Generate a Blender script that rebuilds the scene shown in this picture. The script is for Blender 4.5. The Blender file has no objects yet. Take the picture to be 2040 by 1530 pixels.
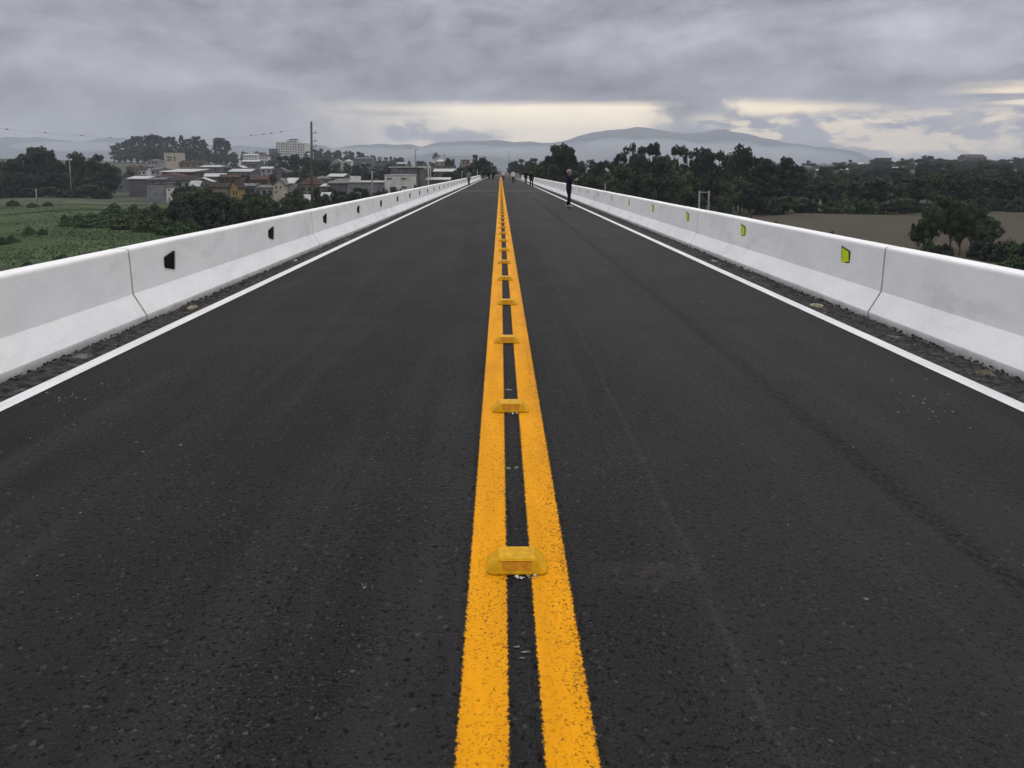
import bpy, bmesh, math, random
import numpy as np
from mathutils import Vector, Matrix

sc = bpy.context.scene
COL = sc.collection
R = math.radians
rnd = random.Random(7)

# ------------------------------------------------------------------ camera
F, CX, CY = 1460.0, 1020.0, 494.0            # focal length and optical centre in the photo's pixels
PITCH, YAW = R(6.0), R(0.9)
CAMX, CAMZ = -0.073, 1.65
cam = bpy.data.cameras.new("camera")
camo = bpy.data.objects.new("camera", cam)
COL.objects.link(camo)
camo.location = (CAMX, 0, CAMZ)
camo.rotation_euler = (R(90) - PITCH, 0, -YAW)
cam.sensor_width = 36
cam.lens = 36 * F / 2040
cam.shift_y = -(765 - CY) / 2040
cam.clip_start = 0.05
cam.clip_end = 30000
sc.camera = camo
RM = np.array(camo.rotation_euler.to_matrix())

def at(px, py, Y):
    """world point on the sight line of a photo pixel, at distance Y along the road"""
    d = RM @ np.array([(px - CX) / F, (CY - py) / F, -1.0])
    k = Y / d[1]
    return Vector((CAMX + d[0] * k, Y, CAMZ + d[2] * k))

# ------------------------------------------------------------------ view, render
sc.view_settings.view_transform = 'Standard'
sc.view_settings.look = 'None'
sc.view_settings.exposure = 0
sc.view_settings.gamma = 1
sc.render.engine = 'CYCLES'
sc.cycles.use_denoising = True
sc.cycles.max_bounces = 5
sc.cycles.diffuse_bounces = 3
sc.cycles.glossy_bounces = 2
sc.cycles.transmission_bounces = 2
sc.cycles.volume_bounces = 0
sc.cycles.use_adaptive_sampling = True
sc.cycles.adaptive_threshold = 0.015

# ------------------------------------------------------------------ node helpers
class NT:
    def __init__(s, tree):
        s.t = tree; s.n = tree.nodes; s.l = tree.links
    def new(s, typ, **kw):
        n = s.n.new(typ)
        for k, v in kw.items(): setattr(n, k, v)
        return n
    def put(s, sock, v):
        if isinstance(v, bpy.types.NodeSocket): s.l.new(v, sock)
        elif isinstance(v, (tuple, list)) and len(v) == 3 and sock.type == 'RGBA': sock.default_value = (*v, 1)
        else: sock.default_value = v
    def m(s, op, a, b=None, c=None, clamp=False):
        n = s.new('ShaderNodeMath', operation=op); n.use_clamp = clamp
        s.put(n.inputs[0], a)
        if b is not None: s.put(n.inputs[1], b)
        if c is not None: s.put(n.inputs[2], c)
        return n.outputs[0]
    def ss(s, v, lo, hi, a=0.0, b=1.0):
        n = s.new('ShaderNodeMapRange', interpolation_type='SMOOTHSTEP')
        s.put(n.inputs[0], v); s.put(n.inputs[1], lo); s.put(n.inputs[2], hi); s.put(n.inputs[3], a); s.put(n.inputs[4], b)
        return n.outputs[0]
    def mix(s, f, a, b, blend='MIX'):
        n = s.new('ShaderNodeMix', data_type='RGBA', blend_type=blend)
        s.put(n.inputs[0], f); s.put(n.inputs[6], a); s.put(n.inputs[7], b)
        return n.outputs[2]
    def noise(s, vec, scale=1.0, detail=4.0, rough=0.5, dist=0.0):
        n = s.new('ShaderNodeTexNoise')
        if vec is not None: s.put(n.inputs['Vector'], vec)
        s.put(n.inputs['Scale'], scale); s.put(n.inputs['Detail'], detail); s.put(n.inputs['Roughness'], rough); s.put(n.inputs['Distortion'], dist)
        return n.outputs[0]
    def voro(s, vec, scale, feature='F1', rand=1.0):
        n = s.new('ShaderNodeTexVoronoi', feature=feature)
        s.put(n.inputs['Vector'], vec); s.put(n.inputs['Scale'], scale); s.put(n.inputs['Randomness'], rand)
        return n
    def xyz(s, x, y, z=0.0):
        n = s.new('ShaderNodeCombineXYZ'); s.put(n.inputs[0], x); s.put(n.inputs[1], y); s.put(n.inputs[2], z)
        return n.outputs[0]
    def sep(s, v):
        n = s.new('ShaderNodeSeparateXYZ'); s.put(n.inputs[0], v); return n.outputs
    def gauss(s, a, a0, sa, e, e0, se):
        p = s.m('POWER', s.m('DIVIDE', s.m('SUBTRACT', a, a0), sa), 2.0)
        q = s.m('POWER', s.m('DIVIDE', s.m('SUBTRACT', e, e0), se), 2.0)
        return s.m('EXPONENT', s.m('MULTIPLY', s.m('ADD', p, q), -1.0))

# ------------------------------------------------------------------ world: overcast dusk sky with a pale gap above the hills
SUN_EL, SUN_AZ = R(38), R(8)
world = bpy.data.worlds.new("World")
sc.world = world
world.use_nodes = True
w = NT(world.node_tree)
w.n.clear()
out = w.new('ShaderNodeOutputWorld')
sky = w.new('ShaderNodeTexSky', sky_type='NISHITA')
sky.sun_disc = False
sky.sun_elevation = SUN_EL
sky.sun_rotation = SUN_AZ
bg1 = w.new('ShaderNodeBackground'); w.put(bg1.inputs[0], sky.outputs[0]); bg1.inputs[1].default_value = 0.06
dirv = w.new('ShaderNodeTexCoord').outputs['Generated']
dx, dy, dz = w.sep(dirv)
az = w.m('MULTIPLY', w.m('ARCTAN2', dx, dy), 180 / math.pi)
el = w.m('MULTIPLY', w.m('ARCSINE', dz), 180 / math.pi)
nbig = w.noise(w.xyz(w.m('DIVIDE', az, 9.0), w.m('DIVIDE', el, 4.0), 3.1), 1.0, 9.0, 0.55, 0.5)
nmed = w.noise(w.xyz(w.m('DIVIDE', az, 3.4), w.m('DIVIDE', el, 1.75), 8.7), 1.0, 8.0, 0.6, 0.35)
nfin = w.noise(w.xyz(w.m('DIVIDE', az, 1.6), w.m('DIVIDE', el, 0.9), 1.7), 1.0, 5.0, 0.6)
nstr = w.noise(w.xyz(w.m('DIVIDE', az, 9.0), w.m('DIVIDE', el, 0.75), 5.3), 1.0, 5.0, 0.55, 0.3)
deck = w.m('ADD', 0.372, w.m('MULTIPLY', w.m('SUBTRACT', nbig, 0.5), 0.85))
deck = w.m('ADD', deck, w.m('MULTIPLY', w.m('SUBTRACT', nmed, 0.5), 0.40))
deck = w.m('ADD', deck, w.m('MULTIPLY', w.m('SUBTRACT', nstr, 0.5), 0.06))
deck = w.m('SUBTRACT', deck, w.m('MULTIPLY', w.gauss(az, 0.0, 13.0, el, 6.7, 1.5), 0.13))
deck = w.m('SUBTRACT', deck, w.m('MULTIPLY', w.gauss(az, 14.0, 9.0, el, 12.0, 1.4), 0.06))
deck = w.m('ADD', deck, w.m('MULTIPLY', w.gauss(az, 28.5, 4.2, el, 9.6, 0.9), 0.2))
deck = w.m('ADD', deck, w.m('MULTIPLY', w.gauss(az, 22.0, 8.0, el, 6.6, 0.6), 0.07))
deck = w.m('ADD', deck, w.m('MULTIPLY', w.gauss(az, -33.0, 7.0, el, 10.3, 1.5), 0.06))
deck = w.m('ADD', deck, w.m('MULTIPLY', w.gauss(az, -22.0, 11.0, el, 2.4, 1.4), 0.035))
# openings
azd = w.m('ADD', w.m('ADD', az, w.m('MULTIPLY', w.m('SUBTRACT', nmed, 0.5), 6.0)), w.m('MULTIPLY', w.m('SUBTRACT', nfin, 0.5), 2.2))
eld = w.m('ADD', w.m('ADD', el, w.m('MULTIPLY', w.m('SUBTRACT', nmed, 0.5), 1.0)), w.m('MULTIPLY', w.m('SUBTRACT', nfin, 0.5), 0.9))
elf = w.m('ADD', el, w.m('MULTIPLY', w.m('SUBTRACT', nstr, 0.5), 0.5))
g1 = w.m('MULTIPLY', w.ss(azd, -19.0, 3.0), w.ss(azd, 10.4, 13.6, 1.0, 0.0))
g1 = w.m('MULTIPLY', g1, w.ss(elf, 4.75, 5.5, 1.0, 0.0))
cl = w.m('ADD', w.gauss(azd, -7.6, 1.3, eld, 3.1, 0.55), w.gauss(azd, -3.6, 3.6, eld, 2.55, 0.62))
cl = w.m('ADD', cl, w.m('MULTIPLY', w.gauss(azd, 1.6, 2.6, eld, 3.2, 0.4), 0.25))
cl = w.m('ADD', cl, w.m('MULTIPLY', w.gauss(azd, -9.0, 5.0, elf, 4.4, 0.3), 0.5))
g1 = w.m('MULTIPLY', g1, w.ss(cl, 0.15, 0.85, 1.0, 0.0))
wedge = w.m('SUBTRACT', 5.35, w.m('MULTIPLY', w.m('SUBTRACT', az, 18.0), 0.075))
lowc = w.m('ADD', 3.9, w.m('MULTIPLY', w.m('SUBTRACT', az, 18.0), 0.03))
g2 = w.m('MULTIPLY', w.ss(w.m('SUBTRACT', elf, wedge), -0.75, 0.3, 1.0, 0.0), w.ss(w.m('SUBTRACT', eld, lowc), -0.3, 0.5))
g2 = w.m('MULTIPLY', w.m('MULTIPLY', g2, w.ss(azd, 16.6, 18.6)), w.ss(az, 24.0, 31.0, 1.0, 0.12))
puff = w.noise(w.xyz(w.m('DIVIDE', az, 2.7), w.m('DIVIDE', el, 1.15), 4.4), 1.0, 7.0, 0.56, 0.25)
band = w.m('MULTIPLY', w.ss(eld, 0.6, 1.5), w.ss(el, 3.3, 4.6, 1.0, 0.0))
g3 = w.m('MULTIPLY', w.ss(w.m('ADD', puff, w.m('MULTIPLY', nstr, 0.25)), 0.70, 0.555), band)
g3 = w.m('MULTIPLY', w.m('MULTIPLY', g3, w.ss(az, 13.0, 16.0)), 0.92)
g4 = w.m('MULTIPLY', w.ss(az, 30.0, 36.0), w.m('MULTIPLY', w.ss(eld, 2.6, 3.6), w.ss(eld, 4.9, 6.2, 1.0, 0.0)))
g4 = w.m('MULTIPLY', g4, w.ss(nstr, 0.38, 0.6))
gap = w.m('MAXIMUM', w.m('MAXIMUM', g1, g2), w.m('MAXIMUM', g3, g4))
gap = w.m('MULTIPLY', gap, w.ss(el, 8.0, 6.0))
gap = w.m('MULTIPLY', w.m('MINIMUM', gap, 1.0), w.m('MINIMUM', 1.0, w.m('ADD', 0.62, w.m('MULTIPLY', w.m('ADD', nmed, w.m('MULTIPLY', nstr, 0.6)), 0.45))))
GAPB = 1.95
dcol = w.mix(1.0, w.mix(w.ss(el, 13.0, 24.0), (0.975, 0.955, 1.095), (1.0, 0.982, 0.995)), w.xyz(deck, deck, deck), 'MULTIPLY')
warm = w.mix(w.ss(az, 2.0, 22.0), (GAPB, GAPB * 0.855, GAPB * 0.61), (GAPB, GAPB * 0.80, GAPB * 0.52))
ccol = w.mix(gap, dcol, warm)
zen = w.ss(el, 13.5, 36.0, 1.0, 3.95)
ccol = w.mix(1.0, ccol, w.xyz(zen, zen, zen), 'MULTIPLY')
bg2 = w.new('ShaderNodeBackground'); w.put(bg2.inputs[0], ccol); bg2.inputs[1].default_value = 1.0
mx = w.new('ShaderNodeMixShader'); mx.inputs[0].default_value = 0.93
w.l.new(bg1.outputs[0], mx.inputs[1]); w.l.new(bg2.outputs[0], mx.inputs[2]); w.l.new(mx.outputs[0], out.inputs[0])

sun = bpy.data.lights.new("sun", 'SUN')
sun.energy = 0.55
sun.angle = R(50)
sun.color = (1.0, 0.95, 0.88)
suno = bpy.data.objects.new("sun", sun)
COL.objects.link(suno)
suno.rotation_euler = (R(90) - SUN_EL, 0, math.pi - SUN_AZ)

# ------------------------------------------------------------------ materials
def principled(name, rough=0.8, spec=0.3):
    mt = bpy.data.materials.new(name); mt.use_nodes = True
    n = NT(mt.node_tree)
    b = mt.node_tree.nodes['Principled BSDF']
    b.inputs['Roughness'].default_value = rough
    b.inputs['Specular IOR Level'].default_value = spec
    return mt, n, b

_plain = {}
def plain(name, col, rough=0.75, spec=0.25, var=0.18, scale=2.0):
    """a procedural colour with a little mottling and wear"""
    if name in _plain: return _plain[name]
    mt, n, b = principled(name, rough, spec)
    co = n.new('ShaderNodeTexCoord').outputs['Object']
    a = n.noise(co, scale, 5, 0.6)
    dk = tuple(c * (1 - var * 1.6) for c in col); lt = tuple(min(1, c * (1 + var)) for c in col)
    n.put(b.inputs['Base Color'], n.mix(n.ss(a, 0.3, 0.7), dk, lt))
    _plain[name] = mt
    return mt

def asphalt_nodes(n, co):
    """returns (colour, height, roughness) sockets of the rolled asphalt"""
    X, Y, Z = n.sep(co)
    big = n.noise(co, 0.35, 4, 0.55)
    stretched = n.noise(n.xyz(n.m('MULTIPLY', X, 2.2), n.m('MULTIPLY', Y, 0.12), 0.0), 1.0, 4, 0.6)
    fine = n.noise(co, 95.0, 4, 0.7)
    grain = n.noise(co, 38.0, 3, 0.6)
    stone = n.voro(co, 70.0)
    base = n.mix(n.ss(big, 0.3, 0.7), (0.0095, 0.0091, 0.0091), (0.0165, 0.0157, 0.0156))
    base = n.mix(n.m('MULTIPLY', n.ss(stretched, 0.45, 0.72), 0.7), base, (0.0265, 0.0252, 0.0250))
    base = n.mix(n.m('MULTIPLY', n.ss(fine, 0.45, 0.68), 0.5), base, (0.042, 0.040, 0.0395))
    base = n.mix(n.m('MULTIPLY', n.ss(stone.outputs['Color'], 0.86, 0.95), 0.5), base, (0.075, 0.071, 0.069))
    # open voids between the stones, in patches
    patch = n.noise(co, 1.15, 5, 0.68)
    seam = n.m('MULTIPLY', n.m('SUBTRACT', 1.0, n.ss(n.m('ABSOLUTE', n.m('SUBTRACT', n.m('ADD', X, n.m('MULTIPLY', n.m('SUBTRACT', n.noise(co, 1.3, 3), 0.5), 0.09)), 1.98)), 0.0, 0.11)), 0.42)
    seam2 = n.m('MULTIPLY', n.m('SUBTRACT', 1.0, n.ss(n.m('ABSOLUTE', n.m('SUBTRACT', X, 0.62)), 0.0, 0.35)), 0.1)
    seaml = n.m('MULTIPLY', n.m('SUBTRACT', 1.0, n.ss(n.m('ABSOLUTE', n.m('ADD', X, 0.75)), 0.0, 0.45)), 0.08)
    pm = n.m('ADD', n.m('ADD', n.m('ADD', patch, seam), seam2), seaml)
    v = n.voro(n.mix(0.05, co, n.noise(co, 30.0, 2), 'ADD'), 55.0)
    void = n.m('MULTIPLY', n.ss(n.noise(co, 40.0, 4, 0.62, 0.25), 0.59, 0.625), n.ss(pm, 0.26, 0.50))
    void = n.m('MAXIMUM', void, n.m('MULTIPLY', n.ss(n.noise(co, 90.0, 3, 0.6), 0.58, 0.63), n.ss(pm, 0.46, 0.66)))
    void = n.m('MINIMUM', void, 1.0)
    lite = n.m('MULTIPLY', n.ss(n.noise(co, 50.0, 3, 0.6, 0.3), 0.63, 0.67), n.ss(pm, 0.42, 0.66))
    base = n.mix(n.m('MULTIPLY', lite, 0.8), base, (0.082, 0.077, 0.074))
    base = n.mix(n.m('MULTIPLY', void, 0.95), base, (0.0035, 0.0033, 0.0034))
    # pale specks of dust, mortar and paint trodden in
    sp = n.voro(co, 9.0)
    spm = n.m('MULTIPLY', n.ss(sp.outputs['Distance'], 0.045, 0.085, 1.0, 0.0), n.ss(n.sep(sp.outputs['Color'])[0], 0.78, 0.86))
    spm = n.m('MULTIPLY', spm, n.ss(n.noise(co, 60.0, 2), 0.42, 0.55))
    base = n.mix(n.m('MULTIPLY', spm, 0.4), base, (0.17, 0.195, 0.185))
    # dusty smears
    dust = n.m('MULTIPLY', n.ss(n.noise(n.xyz(n.m('MULTIPLY', X, 1.6), n.m('MULTIPLY', Y, 0.55), 4.0), 1.0, 6, 0.7), 0.62, 0.78), n.ss(n.noise(co, 22.0, 4, 0.7), 0.5, 0.68))
    base = n.mix(n.m('MULTIPLY', dust, 0.4), base, (0.095, 0.092, 0.089))
    scr = n.m('MULTIPLY', n.m('SUBTRACT', 1.0, n.ss(n.m('ABSOLUTE', n.m('SUBTRACT', n.m('ADD', X, n.m('MULTIPLY', n.m('SUBTRACT', n.noise(n.xyz(0.0, n.m('MULTIPLY', Y, 0.7), 0.0), 1.0, 2), 0.5), 0.12)), 0.74)), 0.0, 0.03)), n.ss(n.noise(co, 9.0, 5, 0.7), 0.3, 0.75))
    base = n.mix(n.m('MULTIPLY', scr, 0.22), base, (0.10, 0.094, 0.088))
    base = n.mix(n.m('MULTIPLY', n.ss(n.m('ADD', X, n.m('MULTIPLY', n.m('SUBTRACT', big, 0.5), 1.2)), 0.15, 1.3), 0.30), base, (0.034, 0.0325, 0.0325))
    smear = n.m('MULTIPLY', n.gauss(X, 0.52, 0.22, Y, 2.86, 0.10), n.ss(n.noise(co, 16.0, 4, 0.65), 0.35, 0.7))
    base = n.mix(n.m('MULTIPLY', smear, 0.35), base, (0.075, 0.068, 0.056))
    sm = n.m('MULTIPLY', n.ss(seam, 0.02, 0.36), n.ss(n.noise(co, 24.0, 4, 0.65), 0.42, 0.62))
    base = n.mix(n.m('MULTIPLY', sm, 0.75), base, (0.005, 0.0047, 0.0047))
    h = n.m('ADD', n.m('MULTIPLY', fine, 0.35), n.m('MULTIPLY', grain, 0.5))
    h = n.m('ADD', h, n.m('MULTIPLY', stone.outputs['Distance'], -0.5))
    h = n.m('SUBTRACT', h, n.m('MULTIPLY', void, 1.1))
    ro = n.m('ADD', 0.72, n.m('MULTIPLY', fine, 0.2))
    return base, h, ro

def asphalt():
    mt, n, b = principled("asphalt", 0.9, 0.11)
    co = n.new('ShaderNodeTexCoord').outputs['Object']
    c, h, ro = asphalt_nodes(n, co)
    n.put(b.inputs['Base Color'], c); n.put(b.inputs['Roughness'], ro)
    bp = n.new('ShaderNodeBump'); bp.inputs['Strength'].default_value = 0.9; bp.inputs['Distance'].default_value = 0.006
    n.put(bp.inputs['Height'], h); n.l.new(bp.outputs[0], b.inputs['Normal'])
    return mt
ASPHALT = asphalt()

def road_paint(name, col, half, centre, wear, edge, outer):
    """paint over asphalt: pinholes where the stones' voids stay open and a broken, sprayed edge"""
    mt, n, b = principled(name, 0.8, 0.08)
    co = n.new('ShaderNodeTexCoord').outputs['Object']
    c, h, ro = asphalt_nodes(n, co)
    X, Y, Z = n.sep(co)
    u = n.m('SUBTRACT', X, centre)
    fray = n.m('MULTIPLY', n.m('SUBTRACT', n.noise(co, 60.0, 4, 0.7), 0.5), edge)
    inside = n.ss(n.m('ADD', n.m('ABSOLUTE', u), fray), half - 0.006, half + 0.002, 1.0, 0.0)
    holes = n.noise(co, 88.0, 4, 0.68, 0.4)
    where = n.m('ADD', n.m('MULTIPLY', n.noise(co, 2.6, 4, 0.6), 0.16), n.m('MULTIPLY', n.m('MULTIPLY', u, outer), 0.05 / half))
    hole = n.ss(n.m('ADD', holes, where), wear, wear + 0.05)
    paint = n.m('MULTIPLY', inside, n.m('SUBTRACT', 1.0, n.m('MULTIPLY', hole, 0.72)))
    tone = n.noise(n.xyz(n.m('MULTIPLY', X, 9.0), n.m('MULTIPLY', Y, 1.2), 0.0), 1.0, 5, 0.6)
    tone2 = n.noise(co, 28.0, 4, 0.65)
    pc = n.mix(n.ss(tone, 0.3, 0.7), tuple(x * 0.88 for x in col), tuple(min(1, x * 1.06) for x in col))
    pc = n.mix(n.m('MULTIPLY', n.ss(tone2, 0.5, 0.75), 0.25), pc, tuple(x * 0.72 for x in col))
    n.put(b.inputs['Base Color'], n.mix(paint, c, pc)); n.put(b.inputs['Roughness'], n.mix(paint, n.xyz(ro, ro, ro), (0.7, 0.7, 0.7)))
    bp = n.new('ShaderNodeBump'); bp.inputs['Strength'].default_value = 0.9; bp.inputs['Distance'].default_value = 0.006
    n.put(bp.inputs['Height'], n.m('MULTIPLY', h, n.m('SUBTRACT', 1.0, n.m('MULTIPLY', paint, 0.55)))); n.l.new(bp.outputs[0], b.inputs['Normal'])
    return mt

def barrier_paint():
    mt, n, b = principled("white_barrier_paint", 0.7, 0.25)
    tc = n.new('ShaderNodeTexCoord')
    co = tc.outputs['Object']
    X, Y, Z = n.sep(co)
    a = n.noise(n.xyz(n.m('MULTIPLY', X, 1.0), n.m('MULTIPLY', Y, 0.9), n.m('MULTIPLY', Z, 1.4)), 1.3, 6, 0.62)
    f = n.noise(co, 26.0, 5, 0.65)
    c = n.mix(n.ss(a, 0.33, 0.68), (0.74, 0.74, 0.75), (0.82, 0.82, 0.825))
    c = n.mix(n.m('MULTIPLY', n.ss(f, 0.5, 0.75), 0.25), c, (0.58, 0.58, 0.60))
    # splash of road dirt along the foot, and a few scuffs and blow holes
    foot = n.ss(n.m('ADD', Z, n.m('MULTIPLY', n.m('SUBTRACT', n.noise(n.xyz(0.0, n.m('MULTIPLY', Y, 3.5), n.m('MULTIPLY', Z, 6.0)), 1.0, 5, 0.7), 0.5), 0.10)), 0.015, 0.085, 1.0, 0.0)
    stain = n.m('MULTIPLY', n.ss(n.noise(n.xyz(X, n.m('MULTIPLY', Y, 0.8), n.m('MULTIPLY', Z, 1.6)), 1.0, 7, 0.7, 0.5), 0.50, 0.70), 0.5)
    c = n.mix(stain, c, (0.56, 0.56, 0.555))
    c = n.mix(n.m('MULTIPLY', foot, 0.75), c, (0.33, 0.33, 0.33))
    sc_ = n.m('MULTIPLY', n.ss(n.noise(n.xyz(X, n.m('MULTIPLY', Y, 0.35), n.m('MULTIPLY', Z, 3.0)), 2.4, 5, 0.7), 0.66, 0.74), 0.22)
    c = n.mix(sc_, c, (0.45, 0.45, 0.45))
    v = n.voro(co, 5.0)
    pit = n.m('MULTIPLY', n.ss(v.outputs['Distance'], 0.03, 0.05, 1.0, 0.0), n.ss(n.sep(v.outputs['Color'])[1], 0.86, 0.88))
    c = n.mix(n.m('MULTIPLY', pit, 0.6), c, (0.2, 0.2, 0.2))
    drip = n.m('MULTIPLY', n.ss(n.noise(n.xyz(0.0, n.m('MULTIPLY', Y, 7.0), n.m('MULTIPLY', Z, 0.8)), 1.0, 4, 0.6), 0.62, 0.78), n.ss(Z, 0.35, 0.8))
    c = n.mix(n.m('MULTIPLY', drip, 0.3), c, (0.42, 0.41, 0.39))
    n.put(b.inputs['Base Color'], c)
    bp = n.new('ShaderNodeBump'); bp.inputs['Strength'].default_value = 0.25; bp.inputs['Distance'].default_value = 0.01
    n.put(bp.inputs['Height'], n.m('ADD', n.m('MULTIPLY', a, 1.2), n.m('MULTIPLY', f, 0.35))); n.l.new(bp.outputs[0], b.inputs['Normal'])
    return mt
WHITE_BARRIER = barrier_paint()

def foliage(name, dark, light, hue=0.0):
    mt, n, b = principled(name, 0.75, 0.15)
    oi = n.new('ShaderNodeObjectInfo')
    co = n.new('ShaderNodeTexCoord').outputs['Object']
    a = n.noise(co, 0.55, 3, 0.6); f = n.noise(co, 3.0, 3, 0.6)
    k = n.m('ADD', n.m('MULTIPLY', a, 0.65), n.m('MULTIPLY', f, 0.35))
    c = n.mix(n.ss(k, 0.36, 0.64), dark, light)
    hs = n.new('ShaderNodeHueSaturation')
    n.put(hs.inputs['Hue'], n.m('ADD', 0.487, n.m('MULTIPLY', oi.outputs['Random'], 0.03)))
    n.put(hs.inputs['Value'], n.m('ADD', 0.74, n.m('MULTIPLY', oi.outputs['Random'], 0.5)))
    n.put(hs.inputs['Saturation'], 1.08)
    n.put(hs.inputs['Color'], c)
    n.put(b.inputs['Base Color'], hs.outputs[0])
    return mt
LEAF_DARK = foliage("dark_leaves", (0.015, 0.023, 0.016), (0.033, 0.045, 0.029))
LEAF_MID = foliage("mid_leaves", (0.020, 0.032, 0.018), (0.058, 0.078, 0.040))
LEAF_GREEN = foliage("green_leaves", (0.028, 0.046, 0.022), (0.070, 0.098, 0.046))
LEAF_BLUE = foliage("eucalypt_leaves", (0.018, 0.028, 0.026), (0.044, 0.060, 0.052))
BARK = plain("bark", (0.075, 0.062, 0.050), 0.9, 0.1, 0.3, 3.0)
BARK_PALE = plain("pale_bark", (0.15, 0.135, 0.12), 0.9, 0.1, 0.3, 2.0)

# ------------------------------------------------------------------ object helpers
def mesh_obj(name, V, Fc, mats, parent=None, smooth=False, mi=None):
    me = bpy.data.meshes.new(name)
    me.from_pydata([tuple(v) for v in V], [], Fc)
    for mt in (mats if isinstance(mats, (list, tuple)) else [mats]): me.materials.append(mt)
    if mi is not None: me.polygons.foreach_set('material_index', mi)
    if smooth: me.polygons.foreach_set('use_smooth', [True] * len(me.polygons))
    me.update()
    o = bpy.data.objects.new(name, me); COL.objects.link(o)
    if parent: o.parent = parent
    return o

def quads_obj(name, Q, mat, parent=None):
    """Q: n x 4 x 3 array of loose quads"""
    n = len(Q)
    me = bpy.data.meshes.new(name)
    me.vertices.add(n * 4); me.vertices.foreach_set('co', np.ascontiguousarray(Q, dtype=np.float32).ravel())
    me.loops.add(n * 4); me.loops.foreach_set('vertex_index', np.arange(n * 4, dtype=np.int32))
    me.polygons.add(n); me.polygons.foreach_set('loop_start', np.arange(0, n * 4, 4, dtype=np.int32))
    me.materials.append(mat); me.update(calc_edges=True); me.validate()
    o = bpy.data.objects.new(name, me); COL.objects.link(o)
    if parent: o.parent = parent
    return o

class MB:
    """collects simple solids into one mesh"""
    def __init__(s): s.V = []; s.F = []
    def add(s, V, Fc):
        k = len(s.V); s.V += [tuple(v) for v in V]; s.F += [tuple(i + k for i in f) for f in Fc]; return s
    def box(s, x0, x1, y0, y1, z0, z1):
        V = [(x, y, z) for z in (z0, z1) for y in (y0, y1) for x in (x0, x1)]
        return s.add(V, [(0, 2, 3, 1), (4, 5, 7, 6), (0, 1, 5, 4), (2, 6, 7, 3), (0, 4, 6, 2), (1, 3, 7, 5)])
    def prism(s, P, y0, y1):
        """polygon P in (x,z), counter-clockwise seen from -y, extruded from y0 to y1"""
        n = len(P)
        V = [(x, y0, z) for x, z in P] + [(x, y1, z) for x, z in P]
        return s.add(V, [tuple(range(n)), tuple(range(2 * n - 1, n - 1, -1))] + [(i, i + n, (i + 1) % n + n, (i + 1) % n) for i in range(n)])
    def tube(s, pts, rad, sides=8, caps=True):
        pts = [Vector(p) for p in pts]; k = len(s.V); n = len(pts)
        for i, p in enumerate(pts):
            t = (pts[min(i + 1, n - 1)] - pts[max(i - 1, 0)]).normalized()
            a = t.cross(Vector((0, 1, 0.3))).normalized() if abs(t.y) < 0.9 else t.cross(Vector((1, 0, 0))).normalized()
            b = t.cross(a)
            r = rad[i] if isinstance(rad, (list, tuple)) else rad
            for j in range(sides):
                q = 2 * math.pi * j / sides
                v = p + a * (r * math.cos(q)) + b * (r * math.sin(q)); s.V.append(tuple(v))
        for i in range(n - 1):
            for j in range(sides):
                j2 = (j + 1) % sides
                s.F.append((k + i * sides + j, k + i * sides + j2, k + (i + 1) * sides + j2, k + (i + 1) * sides + j))
        if caps:
            s.F.append(tuple(k + j for j in range(sides))[::-1]); s.F.append(tuple(k + (n - 1) * sides + j for j in range(sides)))
        return s
    def build(s, name, mat, parent=None, smooth=False, bevel=0.0):
        o = mesh_obj(name, s.V, s.F, mat, parent, smooth)
        bm = bmesh.new(); bm.from_mesh(o.data)
        bmesh.ops.recalc_face_normals(bm, faces=bm.faces)
        if bevel: bmesh.ops.bevel(bm, geom=list(bm.edges), offset=bevel, segments=2, affect='EDGES', profile=0.6)
        bm.to_mesh(o.data); bm.free()
        return o

def empty(name, loc=(0, 0, 0), rz=0.0):
    o = bpy.data.objects.new(name, None); COL.objects.link(o)
    o.location = loc; o.rotation_euler = (0, 0, rz); o.empty_display_size = 0.2
    return o

def tag(o, label=None, cat=None, group=None, kind=None):
    if label: o['label'] = label
    if cat: o['category'] = cat
    if group: o['group'] = group
    if kind: o['kind'] = kind
    return o

def dup(root):
    r = root.copy(); COL.objects.link(r)
    for ch in root.children:
        c = ch.copy(); COL.objects.link(c); c.parent = r
        for g in ch.children:
            d = g.copy(); COL.objects.link(d); d.parent = c
    return r

ONES = "zeroth first second third fourth fifth sixth seventh eighth ninth tenth eleventh twelfth thirteenth fourteenth fifteenth sixteenth seventeenth eighteenth nineteenth".split()
TENS = {2: "twent", 3: "thirt", 4: "fort", 5: "fift", 6: "sixt", 7: "sevent", 8: "eight", 9: "ninet"}
def ordinal(i):
    if i < 20: return ONES[i]
    t, u = divmod(i, 10)
    return TENS[t] + "ieth" if u == 0 else TENS[t] + "y-" + ONES[u]

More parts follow.
